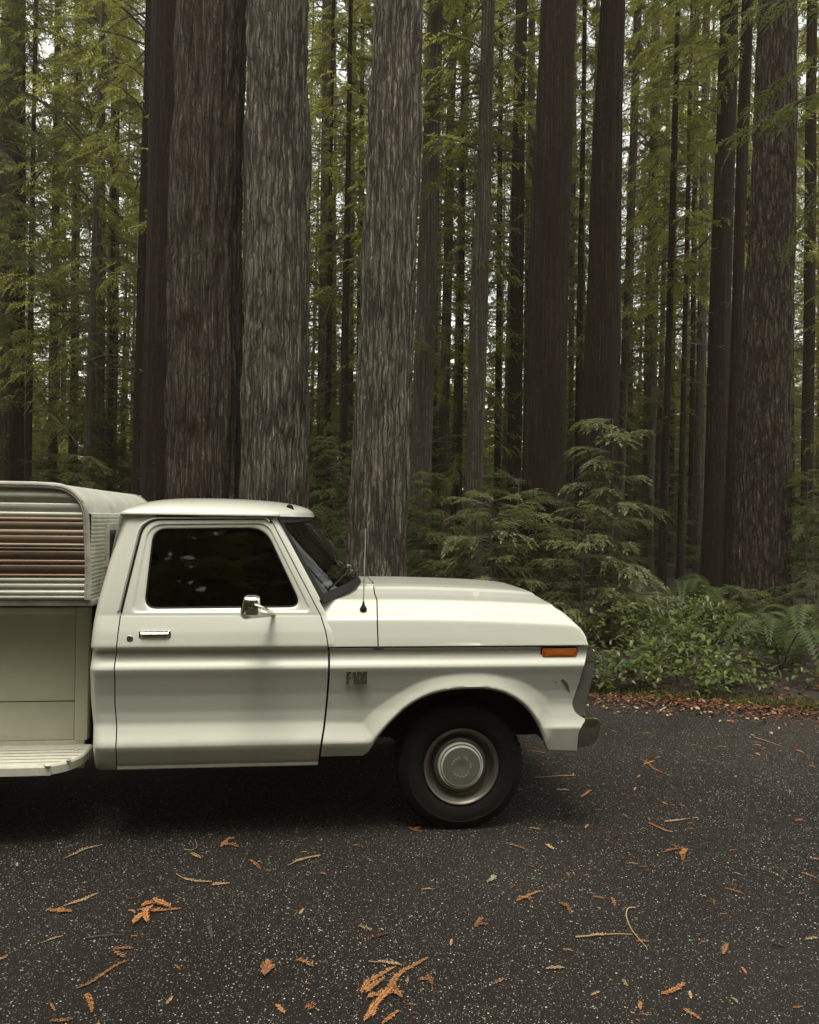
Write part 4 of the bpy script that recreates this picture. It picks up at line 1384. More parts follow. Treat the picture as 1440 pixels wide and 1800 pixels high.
# ================================================================== ground and road
E0 = Vector((1.79, 8.04, 0)); EDIR = Vector((1.88, -0.60, 0)).normalized()
ENRM = Vector((-EDIR.y, EDIR.x, 0))            # points into the forest
def edge_pt(s, w=0.0): return E0 + EDIR * s + ENRM * w
def edge_wob(s): return 0.05 * math.sin(s * 1.3) + 0.035 * math.sin(s * 3.7 + 1) + 0.02 * math.sin(s * 9.1)
def beyond(x, y):
    return (x - E0.x) * ENRM.x + (y - E0.y) * ENRM.y
def floor_z(x, y):
    w = beyond(x, y)
    f = np.clip((w - 0.1) / 2.5, 0, 1)
    h = 0.10 * f + f * 0.30 * (vnoise(np.asarray(x) * .35 + 50, np.asarray(y) * .35 + 50, 0, 3) - .5) + f * .08 * (vnoise(np.asarray(x) * 1.7 + 50, np.asarray(y) * 1.7 + 50, 0, 4) - .5)
    return h - 0.012
s_ax = np.concatenate([np.linspace(-900, -60, 8), np.linspace(-45, 45, 150), np.linspace(60, 900, 8)])
w_ax = np.concatenate([np.linspace(-900, -40, 6), [-26, -17], np.linspace(-15, -.5, 14), np.linspace(-.3, 8, 70), np.linspace(8.5, 60, 60), np.linspace(80, 900, 8)])
GX = E0.x + s_ax[:, None] * EDIR.x + w_ax[None, :] * ENRM.x
GY = E0.y + s_ax[:, None] * EDIR.y + w_ax[None, :] * ENRM.y
GZ = np.where(np.repeat(w_ax[None, :], len(s_ax), 0) < -14.6, -0.012, floor_z(GX, GY))
GZ = np.where(GX * 0 + w_ax[None, :] < 0, -0.012, GZ)
mb = MB(); mb.grid(np.dstack([GX, GY, GZ]))
tag(mb.build('forest_floor', M['floor'], smooth=True, angle=180), kind='structure')
mb = MB()
ss_ = np.linspace(-60, 60, 700)
wrow = [-14.5, -10, -7, -5, -3, -1.5, -.4, 0.0]
rows = []
for w in wrow:
    row = []
    for s in ss_:
        ww = w + (edge_wob(s) if w == 0 else 0)
        p = edge_pt(s, ww)
        zz = 0.0 if w > -14 else 0.0
        if w == 0: zz = -0.004
        row.append((p.x, p.y, zz))
    rows.append(row)
rows.append([(x + ENRM.x * .03, y + ENRM.y * .03, -.03) for x, y, z in rows[-1]])
mb.grid(rows, flip=True)
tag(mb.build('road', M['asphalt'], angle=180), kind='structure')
# ================================================================== thin warm volume added to lift the forest's dark tones
HZ, hnt, HN, HL, HB = new_mat('added_haze')
HN.remove(HB)
pv = HN.new('ShaderNodeVolumePrincipled')
pv.inputs['Color'].default_value = (1.0, 0.80, 0.60, 1)
pv.inputs['Density'].default_value = 0.0010
pv.inputs['Anisotropy'].default_value = 0.2
HL.new(pv.outputs[0], HN['Material Output'].inputs['Volume'])
mb = MB(); mb.box((-1000, -1000, -1.1), (1000, 1000, 45))
tag(mb.build('added_haze', HZ, smooth=False), 'thin warm veil added to lift the dark tones between the trunks', 'added_haze', kind='stuff')
# ================================================================== forest
def frond(L, n, l, w, rng, droop=0.25):
    """flat spray along +X: n leaflet pairs, each one rhombic face -> (quads,4,3)"""
    q = []
    for i in range(n):
        t = (i + 0.7) / n
        for sgn in (-1, 1):
            ll = l * (1.05 - 0.65 * t) * rng.uniform(.75, 1.2)
            ang = R(rng.uniform(38, 62)) * sgn
            b = np.array([L * t, 0, -droop * L * t * t])
            d = np.array([math.cos(ang), math.sin(ang), rng.uniform(-.35, .1)])
            d /= np.linalg.norm(d)
            sd = np.array([-d[1], d[0], rng.uniform(-.5, .5)])
            sd /= np.linalg.norm(sd)
            q.append([b, b + d * ll * .45 + sd * w * .5, b + d * ll, b + d * ll * .5 - sd * w * .5])
    b = np.array([L * .9, 0, -droop * L * .8]); e = np.array([L * 1.25, 0, -droop * L * 1.4])
    q.append([b, b + (e - b) * .5 + np.array([0, w * .5, 0]), e, b + (e - b) * .5 - np.array([0, w * .5, 0])])
    return np.array(q)

def rot_from(dx, up=(0, 0, 1)):
    dx = dx / np.linalg.norm(dx)
    u = np.array(up) - dx * np.dot(up, dx)
    n = np.linalg.norm(u)
    u = u / n if n > 1e-6 else np.array([0, 1, 0])
    return np.column_stack([dx, np.cross(u, dx), u])

def crown_arrays(seed, zlo, zhi, rlo, rhi, nb, nf, L, n, l, w, droop=.35, rise=.15, rmin=.25, start=.2, power=1.0):
    rng = random.Random(seed)
    fr_ = [frond(L, n, l, w, rng) for _ in range(6)]
    quads, limbs = [], []
    for k in range(nb):
        t = ((k + rng.random()) / nb) ** power
        z = zlo + (zhi - zlo) * t
        rad = (rlo + (rhi - rlo) * t) * rng.uniform(.55, 1.15)
        az = rng.uniform(0, 2 * math.pi)
        dr = droop * rng.uniform(.5, 1.5); ri = rise * rng.uniform(.2, 1.8)
        bend = rng.uniform(-.5, .5)
        pts = []
        for s in np.linspace(0, 1, 6):
            a = az + bend * s * .6
            pts.append(np.array([math.cos(a) * rad * s, math.sin(a) * rad * s, z + rad * (ri * s - dr * s * s)]))
        limbs.append((pts, 0.006 + .007 * rad))
        for j in range(nf):
            s = start + (1 - start) * (j + rng.random()) / nf
            f = s * 5; i = min(int(f), 4); f -= i
            p = pts[i] * (1 - f) + pts[i + 1] * f
            d = pts[i + 1] - pts[i]; d = d / np.linalg.norm(d)
            side = rng.choice((-1, 1))
            ang = R(rng.uniform(25, 75)) * side * (1.15 - s * .8)
            c_, s__ = math.cos(ang), math.sin(ang)
            dd = np.array([d[0] * c_ - d[1] * s__, d[0] * s__ + d[1] * c_, d[2] - rng.uniform(0, .35)])
            Rm = rot_from(dd, (rng.uniform(-.35, .35), rng.uniform(-.35, .35), 1))
            sc = rng.uniform(.65, 1.25) * (1.1 - .35 * s)
            quads.append((fr_[rng.randrange(6)] * sc) @ Rm.T + p)
    return np.concatenate(quads), limbs

def crown_mesh(name, arrs):
    Q = np.concatenate(arrs)
    V = Q.reshape(-1, 3)
    return fast_mesh(name, V, np.arange(len(V)).reshape(-1, 4))

def limb_builder(mb, limbs, seg=4):
    for pts, r in limbs:
        mb.tube(pts, [r * (1 - .75 * s) for s in np.linspace(0, 1, len(pts))], seg, caps=False)

# ---- trunks
def trunk_mesh(name, c0, c1, r0, r1, zlow, zhigh, ztop, nseg, nz, kind, seed, flare=.25):
    """axis through c0 (at z=zlow) and c1 (at z=zhigh) with radii r0, r1 there; base at z=-.3, vertical to ztop; origin at its foot"""
    zd = np.linspace(-.3, min(ztop, zhigh * 1.15), nz)
    if ztop > zd[-1] + .5: zd = np.concatenate([zd, np.linspace(zd[-1] + .5, ztop, 14)])
    th = np.linspace(0, 2 * math.pi, nseg, endpoint=False)
    k = (zd - zlow) / (zhigh - zlow)
    ax = c0[0] + (c1[0] - c0[0]) * k; ay = c0[1] + (c1[1] - c0[1]) * k
    rad = np.maximum(r0 + (r1 - r0) * k, r1 * .35)
    TH, Z = np.meshgrid(th, zd)
    u = TH / (2 * math.pi)
    rr = rad[:, None] * (1 + flare * np.exp(-np.clip(zd, 0, 9) / .55))[:, None]
    circ = 2 * math.pi * max(r0, .05)
    if kind == 'redwood':
        K = max(8, int(circ / .13)); K2 = max(14, int(circ / .055))
        wv = vnoise(u * 6, Z * .35, 0, seed, 6) * 1.6
        a = vnoise(u * K + wv, Z * .55, 0, seed + 1)
        a = np.where(u * K + wv > K, vnoise(u * K + wv - K, Z * .55, 0, seed + 1), a)
        b = vnoise(u * K2 % K2, Z * 2.6 + 3 * vnoise(u * 9, Z * .8, 0, seed + 5, 9), 0, seed + 2, K2)
        c = vnoise(u * K2 * 2.1 // 1 % 997 + (u * K2 * 2.1 % 1), Z * 7, 0, seed + 3)
        d = .085 * (np.abs(2 * a - 1)) + .05 * (b ** 1.5) + .015 * c - .06
        big = vnoise(u * 5, Z * .25, 0, seed + 4, 5)
        d = d + .05 * (big - .5)
        d *= min(1.0, r0 / .5)
    elif kind == 'furrow':
        K = max(8, int(circ / .10)); K2 = K * 2
        a = vnoise(u * K, Z * .30, 0, seed + 1, K); b = vnoise(u * K2, Z * 1.1, 0, seed + 2, K2)
        big = vnoise(u * 5, Z * .2, 0, seed + 4, 5)
        d = (.035 * np.abs(2 * a - 1) + .018 * b - .025 + .05 * (big - .5)) * min(1.0, r0 / .45)
    elif kind == 'fir':
        K = max(8, int(circ / .10))
        a = vnoise(u * K, Z * 1.6 + 2 * vnoise(u * 7, Z * .7, 0, seed + 6, 7), 0, seed + 1, K)
        b = vnoise(u * K * 2, Z * 5, 0, seed + 2, K * 2)
        d = .040 * np.abs(2 * a - 1) ** .8 + .02 * b - .03
    else:
        K = max(6, int(circ / .10))
        d = (.03 * vnoise(u * K, Z * .4, 0, seed, K) + .03 * vnoise(u * 4, Z * .3, 0, seed + 1, 4) - .03) * min(1, r0 / .2)
    rr = rr + d
    x = ax[:, None] + rr * np.cos(TH) - ax[0]; y = ay[:, None] + rr * np.sin(TH) - ay[0]
    # gentle sway of the axis
    sway = .02 * r0 / .5 * np.sin(zd * .6 + seed)
    V = np.dstack([x + sway[:, None], y, Z]).reshape(-1, 3)
    a_, b_ = len(zd), nseg
    idx = np.arange(a_ * b_).reshape(a_, b_)
    F = np.stack([idx[:-1, :], np.roll(idx, -1, 1)[:-1, :], np.roll(idx, -1, 1)[1:, :], idx[1:, :]], -1).reshape(-1, 4)
    me = fast_mesh(name, V, F, smooth=True)
    return me, (ax[0], ay[0]), (ax, ay, rad, zd)

CROWNS = []
for i, prm in enumerate([
    (101, 0, 22, 3.2, .8, 110, 15, .48, 8, .17, .040),
    (102, 0, 22, 2.6, .7, 105, 15, .44, 8, .16, .038),
    (103, 0, 24, 3.8, .9, 115, 16, .52, 8, .18, .042),
    (104, 0, 18, 2.4, .5, 95, 14, .40, 8, .15, .036)]):
    q, lb = crown_arrays(*prm)
    me = crown_mesh('crown', [q])
    me.materials.append(M['leaf_tree'])
    m2 = MB(); limb_builder(m2, lb); lm = m2.mesh('limbs'); lm.materials.append(M['limb'])
    CROWNS.append((me, lm))
# high crown of the giants: starts above the picture
q, lb = crown_arrays(120, 0, 13, 2.6, .8, 48, 13, .55, 7, .24, .07)
HIGH = crown_mesh('high_crown', [q]); HIGH.materials.append(M['leaf_tree'])
m2 = MB(); limb_builder(m2, lb); HIGHL = m2.mesh('limbs'); HIGHL.materials.append(M['limb'])

def dead_limbs(rng, axdat, n, z0, z1, length):
    ax, ay, rad, zd = axdat
    m = MB()
    for k in range(n):
        z = rng.uniform(z0, z1)
        r = float(np.interp(z, zd, rad)); x = float(np.interp(z, zd, ax) - ax[0]); y = float(np.interp(z, zd, ay) - ay[0])
        az = rng.uniform(0, 6.283); L = length * rng.uniform(.3, 1.0)
        pts = []
        for s in np.linspace(0, 1, 6):
            a = az + s * rng.uniform(-.25, .25)
            pts.append((x + math.cos(a) * (r * .8 + L * s), y + math.sin(a) * (r * .8 + L * s), z + L * (.12 * s - .42 * s * s) + rng.uniform(-.02, .02) * L))
        m.tube(pts, [.011 * (1 - .8 * s) * (.5 + L) for s in np.linspace(0, 1, 6)], 4, caps=False)
        if rng.random() < .6:
            i = rng.randrange(2, 5); p = np.array(pts[i]); a = az + rng.choice((-1, 1)) * rng.uniform(.5, 1)
            m.tube([p, p + np.array([math.cos(a), math.sin(a), -.3]) * L * .25, p + np.array([math.cos(a), math.sin(a), -.5]) * L * .45], [.007, .005, .002], 3, caps=False)
    return m

tree_i = 0
def make_tree(name, u0, w0, v0, u1, w1, v1, D, mat, kind, label, cat='tree', group=None, ns=40, nz=60, ztop=28, crown=None, zc=4.0, dead=0, dead_len=1.0, flare=.25, cs=1.0, dz=(3, 11)):
    """two measured cross-sections of the trunk (image centre, width, row) at distance D"""
    global tree_i
    tree_i += 1
    p0, p1 = at_depth(u0, v0, D), at_depth(u1, v1, D)
    if p0.z > p1.z: p0, p1, w0, w1 = p1, p0, w1, w0
    r0, r1 = w0 * D / FPX / 2, w1 * D / FPX / 2
    me, foot, ad = trunk_mesh('trunk', p0, p1, r0, r1, p0.z, p1.z, ztop, ns, nz, kind, tree_i * 17 + 3, flare)
    gz = float(floor_z(np.array(foot[0]), np.array(foot[1])))
    t = empty(name, (foot[0], foot[1], gz))
    tag(t, label, cat, group)
    o = link('trunk', me, M[mat], t); o.location.z = -gz
    rng = random.Random(tree_i * 31)
    if dead:
        dl = dead_limbs(rng, ad, dead, dz[0], dz[1], dead_len)
        o2 = dl.build('limb', M['limb'], t); tag(o2, kind='stuff')
    if crown is not None:
        cm, lm = crown
        ang = rng.uniform(0, 6.283)
        ax, ay, rad, zd = ad
        xo, yo = float(np.interp(zc + 5, zd, ax) - ax[0]), float(np.interp(zc + 5, zd, ay) - ay[0])
        for nm, m_ in (('crown', cm), ('branches', lm)):
            c = link(nm, m_, None, t)
            if nm == 'branches': tag(c, kind='stuff')
            c.location = (xo, yo, zc); c.rotation_euler = (0, 0, ang); c.scale = (cs, cs, cs)
    return t

HC = (HIGH, HIGHL)
big = dict(ztop=27)
make_tree('redwood_tree', 356, 126, 870, 373, 116, 0, 12.6, 'bark', 'redwood', 'huge redwood trunk with a shaded right flank directly behind the truck cab', ns=190, nz=300, crown=HC, zc=16.5, flare=.2)
make_tree('redwood_tree', 483, 118, 870, 493, 105, 0, 12.2, 'bark_lichen', 'redwood', 'huge pale grey redwood trunk with green lichen behind the cab roof', ns=190, nz=300, crown=HC, zc=17.5, flare=.2)
make_tree('redwood_tree', 664, 100, 950, 699, 86, 0, 11.6, 'bark_lichen', 'redwood', 'redwood trunk rising behind the windscreen and aerial of the truck', ns=170, nz=300, crown=HC, zc=17, flare=.25)
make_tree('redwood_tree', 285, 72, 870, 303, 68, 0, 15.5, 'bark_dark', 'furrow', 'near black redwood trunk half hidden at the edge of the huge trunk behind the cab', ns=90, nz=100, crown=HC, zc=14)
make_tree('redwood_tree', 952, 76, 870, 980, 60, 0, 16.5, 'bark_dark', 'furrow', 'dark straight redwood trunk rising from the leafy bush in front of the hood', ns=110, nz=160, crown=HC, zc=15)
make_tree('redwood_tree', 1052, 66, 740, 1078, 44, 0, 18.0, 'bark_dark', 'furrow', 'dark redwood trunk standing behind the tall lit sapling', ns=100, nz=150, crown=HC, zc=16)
make_tree('fir_tree', 1337, 97, 1050, 1367, 64, 0, 15.0, 'bark_fir', 'fir', 'scaly barked fir trunk beside the ferns at the edge of the groundcover', ns=160, nz=280, crown=HC, zc=17, flare=.12)
make_tree('redwood_tree', 1262, 38, 700, 1282, 30, 0, 20.5, 'bark_dark', 'furrow', 'brown slim redwood trunk next to the pair of dark trunks left of the fir', ns=60, nz=90, crown=CROWNS[1], zc=11, dead=14)
make_tree('redwood_tree', 1294, 19, 600, 1315, 20, 0, 18.0, 'bark_dark', 'furrow', 'very dark thin redwood trunk close against the left side of the fir', ns=48, nz=80, crown=CROWNS[3], zc=12)

# slender trees further in: (u base, w, v base, u top, w, v top, D, bark, label)
slim = [
    (8, 44, 500, 24, 38, 0, 27, 'bark_pale', 'grey slender tree trunk farthest to the camper end of the forest'),
    (176, 15, 800, 180, 12, 100, 31, 'bark_pale', 'pole straight thin trunk above the middle of the camper roof'),
    (241, 18, 820, 263, 13, 0, 21, 'bark_dark', 'thin dark trunk just beside the near black redwood over the camper'),
    (129, 15, 800, 137, 12, 100, 36, 'bark_pale', 'thin trunk with bright gaps on both sides above the camper shell'),
    (196, 18, 780, 204, 15, 100, 33, 'bark_pale', 'thin brown trunk right of the straight pole over the camper'),
    (92, 15, 800, 101, 11, 100, 34, 'bark_dark', 'thin dark trunk standing before the low bright gaps at the camper side'),
    (569, 18, 700, 575, 16, 0, 29, 'bark_pale', 'pale thin trunk in the gap beside the lichened redwood'),
    (612, 17, 700, 620, 14, 0, 33, 'bark_pale', 'second thin trunk in the gap, nearer the redwood behind the windscreen'),
    (603, 14, 800, 612, 10, 300, 24, 'bark_dark', 'short dark stem low in the gap between two big redwoods'),
    (744, 37, 700, 766, 24, 0, 21, 'bark_pale', 'pale trunk with dead twigs just right of the windscreen redwood'),
    (780, 19, 800, 795, 14, 100, 27, 'bark_pale', 'slim silvery trunk second from the windscreen redwood'),
    (802, 15, 800, 821, 14, 0, 30, 'bark_pale', 'slim trunk against the white gap in the middle of the forest'),
    (835, 31, 800, 859, 23, 0, 20, 'bark_pale', 'pale striped trunk standing alone in the bright central gap'),
    (874, 11, 820, 880, 9, 200, 29, 'bark_dark', 'thin dark pole right of the pale striped trunk'),
    (905, 24, 750, 915, 20, 100, 26, 'bark_dark', 'brown trunk close on the left of the dark redwood over the hood'),
    (1096, 14, 720, 1119, 13, 100, 26, 'bark_pale', 'thin leaning trunk right of the dark redwood behind the sapling'),
    (1140, 19, 750, 1150, 15, 200, 31, 'bark_pale', 'brown thin trunk in the foliage above the bushes right of centre'),
    (1171, 13, 770, 1191, 9, 50, 22, 'bark_dark', 'thin black leaning trunk with bare twigs between sapling and fir'),
    (1200, 10, 760, 1210, 7, 300, 24, 'bark_dark', 'thinnest black stem beside the black leaning trunk'),
    (1232, 17, 720, 1238, 14, 300, 28, 'bark_pale', 'brown thin trunk left of the slim redwood near the fir'),
    (1003, 11, 720, 1010, 9, 100, 34, 'bark_pale', 'thin trunk seen in the slot between the two dark redwoods'),
    (1420, 20, 800, 1428, 17, 0, 25, 'bark_dark', 'dark trunk partly hidden by foliage beyond the fir'),
]
for i, (u0, w0, v0, u1, w1, v1, D, bk, lab) in enumerate(slim):
    rr_ = random.Random(i)
    make_tree('slender_tree', u0, w0, v0, u1, w1, v1, D, bk, 'plain', lab, ns=22, nz=50, ztop=24 + rr_.uniform(0, 6), crown=CROWNS[i % 4],
              zc=rr_.uniform(4.5, 8.0) if not (11 <= i <= 13 or i == 10) else 10.5, dead=26 if w0 > 12 else 12, dead_len=1.5, dz=(2, 12), group='slender trees among the redwoods')

DARK_CROWN = CROWNS[2][0].copy(); DARK_CROWN.materials.clear(); DARK_CROWN.materials.append(M['leaf_shrub'])  # same crown in the darker, less translucent shrub needles
# trees standing outside the picture whose branches hang into it
for (u, D, zc, lab) in ((1545, 11.5, 7.3, 'redwood beyond the picture edge whose pale sprays hang before the fir'), (-190, 15, 5.0, 'tree beyond the camper end whose branches fill the upper corner'), (-40, 19, 6.0, 'tree whose dense branches hang over the camper shell')):
    make_tree('leafy_tree', u, 40, 800, u + 10, 32, 0, D, 'bark_dark', 'plain', lab, ns=24, nz=50, ztop=24, crown=CROWNS[2], zc=zc, cs=.85).children[1].data = DARK_CROWN
# the far trees, alike to the eye
rr_ = random.Random(77)
protos = []
FAR = []
for k in range(5):
    r = rr_.uniform(.10, .24)
    me, foot, ad = trunk_mesh('trunk', (0, 0), (rr_.uniform(-.3, .3), 0), r, r * .6, 1, 14, 30, 14, 16, 'plain', 900 + k)
    me.materials.append(M['bark_pale'] if k % 2 else M['bark_dark'])
    FAR.append(me)
n_far = 0
def far_tree(x, y, k, s, zc):
    t = empty('far_tree', (x, y, float(floor_z(np.array(x), np.array(y)))), 0)
    tag(t, 'distant slender forest tree beyond the big trunks, one of many alike', 'tree', 'distant trees deep in the forest')
    link('trunk', FAR[k % 5], None, t)
    for nm, m_ in zip(('crown', 'branches'), CROWNS[k % 4]):
        c = link(nm, m_, None, t)
        c.location = (0, 0, zc); c.rotation_euler = (0, 0, rr_.uniform(0, 6.28)); c.scale = (s, s, s)
        if nm == 'branches': tag(c, kind='stuff')
for ring, (d0, d1, n) in enumerate(((24, 32, 22), (32, 46, 46), (46, 66, 60))):
    for j in range(n):
        u = -120 + 1680 * (j + rr_.random()) / n
        D = rr_.uniform(d0, d1)
        # keep the bright central opening and the low gaps over the camper
        if 780 < u < 880 and rr_.random() < .45: continue
        p = at_depth(u, 900, D)
        far_tree(p.x, p.y, rr_.randrange(20), rr_.uniform(.85, 1.25), rr_.uniform(2.0, 6.0) if ring < 2 else rr_.uniform(.5, 4.5))

# the wood goes on beyond: far off and one mass to the eye
rng_b = np.random.default_rng(8)
Q = []
for k in range(300):
    y0 = rng_b.uniform(66, 95); x0 = rng_b.uniform(-.62, .62) * y0
    h = rng_b.uniform(9, 18); nq = 180
    t = rng_b.random(nq); rad = (2.4 * (1 - t) + .4) * np.sqrt(rng_b.random(nq)); a = rng_b.uniform(0, 6.283, nq)
    c = np.column_stack([x0 + rad * np.cos(a), y0 + rad * np.sin(a), h * t])
    d1 = rng_b.normal(size=(nq, 3)) * [.38, .38, .14]; d2 = rng_b.normal(size=(nq, 3)) * [.25, .25, .12]
    Q.append(np.stack([c - d1, c - d2, c + d1, c + d2], 1))
V = np.concatenate(Q).reshape(-1, 3)
tag(link('far_forest', fast_mesh('far_forest', V, np.arange(len(V)).reshape(-1, 4)), M['leaf_tree']), 'far off wood closing the gaps behind the last trunks', 'woods', kind='stuff')
# woods on the other side of the road, behind the viewer, and trees added at the road ends
rng_b = np.random.default_rng(5)
Q = []
for k in range(250):
    if k < 170: s = rng_b.uniform(-45, 45); w = -rng_b.uniform(16.5, 34)
    else: s = rng_b.choice((-1, 1)) * rng_b.uniform(26, 40); w = rng_b.uniform(-17, 3)  # unseen trees added across the road ends to cut low side light
    p = edge_pt(s, w)
    h = rng_b.uniform(15, 22) + (5 if w < -24 else 0)
    nq = 330
    t = rng_b.random(nq)
    z = .5 + h * t
    rad = (2.6 * (1 - t) + .5) * np.sqrt(rng_b.random(nq))
    a = rng_b.uniform(0, 6.283, nq)
    c = np.column_stack([p.x + rad * np.cos(a), p.y + rad * np.sin(a), z])
    d1 = rng_b.normal(size=(nq, 3)) * [.5, .5, .2]; d2 = rng_b.normal(size=(nq, 3)) * [.35, .35, .2]
    Q.append(np.stack([c - d1, c - d2, c + d1, c + d2], 1))
Q = np.concatenate(Q); V = Q.reshape(-1, 3)
bw = fast_mesh('forest', V, np.arange(len(V)).reshape(-1, 4)); 
tag(link('forest', bw, M['leaf_tree']), 'dark woods across the road behind the viewer, with trees added closing the road ends', 'woods', kind='stuff')
# ================================================================== undergrowth
SHRUBS = []
for prm in ((201, .2, 2.6, 1.0, .35, 46, 16, .24, 7, .075, .024), (202, .1, 1.7, 1.1, .5, 42, 16, .22, 7, .07, .022), (203, .15, 1.3, .9, .5, 36, 14, .20, 7, .065, .022)):
    q, lb = crown_arrays(*prm, .16, .30)
    me = crown_mesh('foliage', [q]); me.materials.append(M['leaf_shrub'])
    m2 = MB(); limb_builder(m2, lb, 3)
    m2.tube([(0, 0, -.2), (.03, .02, prm[2] * .5), (0, .03, prm[2])], [.022, .016, .006], 5)
    sm = m2.mesh('stem'); sm.materials.append(M['limb'])
    SHRUBS.append((me, sm))
def shrub(name, x, y, k, s, label, cat='shrub', group=None, sz=None):
    gz = float(floor_z(np.array(x), np.array(y)))
    t = empty(name, (x, y, gz)); tag(t, label, cat, group)
    rz = rr_.uniform(0, 6.28)
    for nm, m_ in zip(('foliage', 'stem'), SHRUBS[k]):
        c = link(nm, m_, None, t); c.rotation_euler = (0, 0, rz); c.scale = (s, s, sz or s)
    return t
def relit(t):  # lit look by swapping in the brighter needle colour
    c = t.children[0]; c.data = c.data.copy(); c.data.materials.clear(); c.data.materials.append(M['leaf_young_lit'])
def sh_at(name, u, D, k, s, label, cat='shrub', group=None, sz=None):
    p = at_depth(u, 900, D)
    return shrub(name, p.x, p.y, k, s, label, cat, group, sz)
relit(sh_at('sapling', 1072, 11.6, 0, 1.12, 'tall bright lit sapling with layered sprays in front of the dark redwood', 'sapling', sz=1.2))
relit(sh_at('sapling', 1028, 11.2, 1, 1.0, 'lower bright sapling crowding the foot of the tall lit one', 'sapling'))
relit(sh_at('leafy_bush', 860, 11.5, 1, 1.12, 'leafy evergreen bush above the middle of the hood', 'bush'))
sh_at('leafy_bush', 780, 12.2, 1, 1.0, 'leafy bush between the windscreen redwood and the hood', 'bush')
sh_at('leafy_bush', 940, 12.0, 1, 1.05, 'leafy bush at the foot of the dark redwood over the hood', 'bush')
sh_at('leafy_bush', 745, 16, 0, 1.0, 'taller dim bush right beside the windscreen redwood', 'bush')
sh_at('leafy_bush', 1420, 14.5, 0, 1.0, 'dim bush beyond the fir at the picture edge', 'bush')
sh_at('leafy_bush', 575, 14.0, 1, 1.0, 'low bush in the gap behind the windscreen', 'bush')
sh_at('leafy_bush', 150, 17, 0, 1.1, 'bush showing over the camper roof', 'bush')
sh_at('leafy_bush', 500, 11.2, 2, .6, 'small sprig of leaves near the foot of the windscreen redwood', 'bush')
rr_ = random.Random(31)
for j in range(64):
    u = -60 + 1560 * (j + rr_.random()) / 64
    D = rr_.uniform(15.5, 34)
    if 1290 < u < 1385 and D < 16: continue
    if 1115 < u < 1300 and D < 24: continue
    sh_at('understorey_shrub', u, D, rr_.randrange(2), rr_.uniform(.9, 1.5), 'shadowy shrub in the dim understorey, one of many alike', 'shrub', 'understorey shrubs between the trunks')

for j, (u, D) in enumerate(((1290, 11.2), (1330, 11.0), (1320, 11.8), (1430, 12.2), (1390, 12.8))):
    sh_at('low_shrub', u, D, 2, rr_.uniform(.38, .6), 'low straggly shrub in the shade around the ferns, one of several alike', 'shrub', 'low straggly shrubs near the fir')
YOUNG = 'young conifers filling the gaps deep in the forest'
for j in range(64):
    u = -80 + 1600 * (j + rr_.random()) / 64
    D = rr_.uniform(26, 62)
    if 785 < u < 870 and rr_.random() < .5: continue
    sh_at('young_conifer', u, D, 0, rr_.uniform(2.0, 3.0), 'young conifer in the dim depth of the forest, one of many alike', 'young tree', YOUNG, sz=rr_.uniform(2.0, 3.6) * D / 48)
# ---- ferns: each frond a part
def fern_frond_mesh(L, seed, w=.16, n=26):
    rng = random.Random(seed)
    q = []
    def axis(t): return np.array([L * (.75 * t + .12 * math.sin(t * 2)), 0, L * (1.05 * t - 1.05 * t * t)])
    for i in range(n):
        t = .1 + .9 * i / n
        p = axis(t); d = axis(t + .02) - p; d /= np.linalg.norm(d)
        ll = w * math.sin(math.pi * min(1, t * .85 + .18)) ** .7 * (1.05 - .3 * t)
        for sg in (-1, 1):
            tip = p + np.array([d[0] * .35 * ll, sg * ll, d[2] * .3 * ll - .12 * ll])
            wd = d * L / n * .42
            m = p * .5 + tip * .5
            q.append([p - wd * .8, m - wd, tip, m + wd])
    Q = np.array(q)
    m = MB(); m.add(Q.reshape(-1, 3), np.arange(len(Q) * 4).reshape(-1, 4).tolist())
    m.tube([axis(t) for t in np.linspace(0, 1, 8)], [.006 * (1 - .8 * t) for t in np.linspace(0, 1, 8)], 4, caps=False)
    return m.mesh('frond', smooth=False)
FR = [fern_frond_mesh(1.0, k, w=.13 + .02 * k) for k in range(3)]
for f in FR: f.materials.append(M['leaf_fern'])
def fern(x, y, s, n, label, az0=None, spread=6.283, group=None):
    gz = float(floor_z(np.array(x), np.array(y)))
    t = empty('fern', (x, y, gz)); tag(t, label, 'fern', group)
    for k in range(n):
        o = link('frond', FR[rr_.randrange(3)], None, t)
        a = (az0 if az0 is not None else 0) + spread * ((k + .5 + rr_.uniform(-.3, .3)) / n - .5)
        ss = s * rr_.uniform(.75, 1.15)
        o.rotation_euler = (rr_.uniform(-.2, .2), rr_.uniform(-.45, .1), a); o.scale = (ss, ss, ss * rr_.uniform(1.4, 2.0))
    return t
def fern_at(u, D, s, n, label, **k):
    p = at_depth(u, 900, D); return fern(p.x, p.y, s, n, label, **k)
fern_at(1375, 9.3, 1.05, 10, 'arching sword fern just in front of the fir trunk', )
fern_at(1440, 9.9, 1.0, 9, 'sword fern spreading at the picture edge beyond the fir')
fern_at(1205, 14.0, 1.1, 9, 'dim upright fern deep in the gap left of the fir')
fern_at(1250, 14.5, 1.0, 8, 'dim fern right behind the groundcover near the fir')
fern_at(1110, 13.2, .9, 8, 'dim fern behind the groundcover near the truck nose')
fern_at(1060, 12.6, .8, 7, 'fern showing just above the hood front edge')
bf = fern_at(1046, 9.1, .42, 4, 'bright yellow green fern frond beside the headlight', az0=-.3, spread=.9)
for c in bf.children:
    c.data = c.data.copy(); c.data.materials.clear(); c.data.materials.append(M['leaf_bright'])

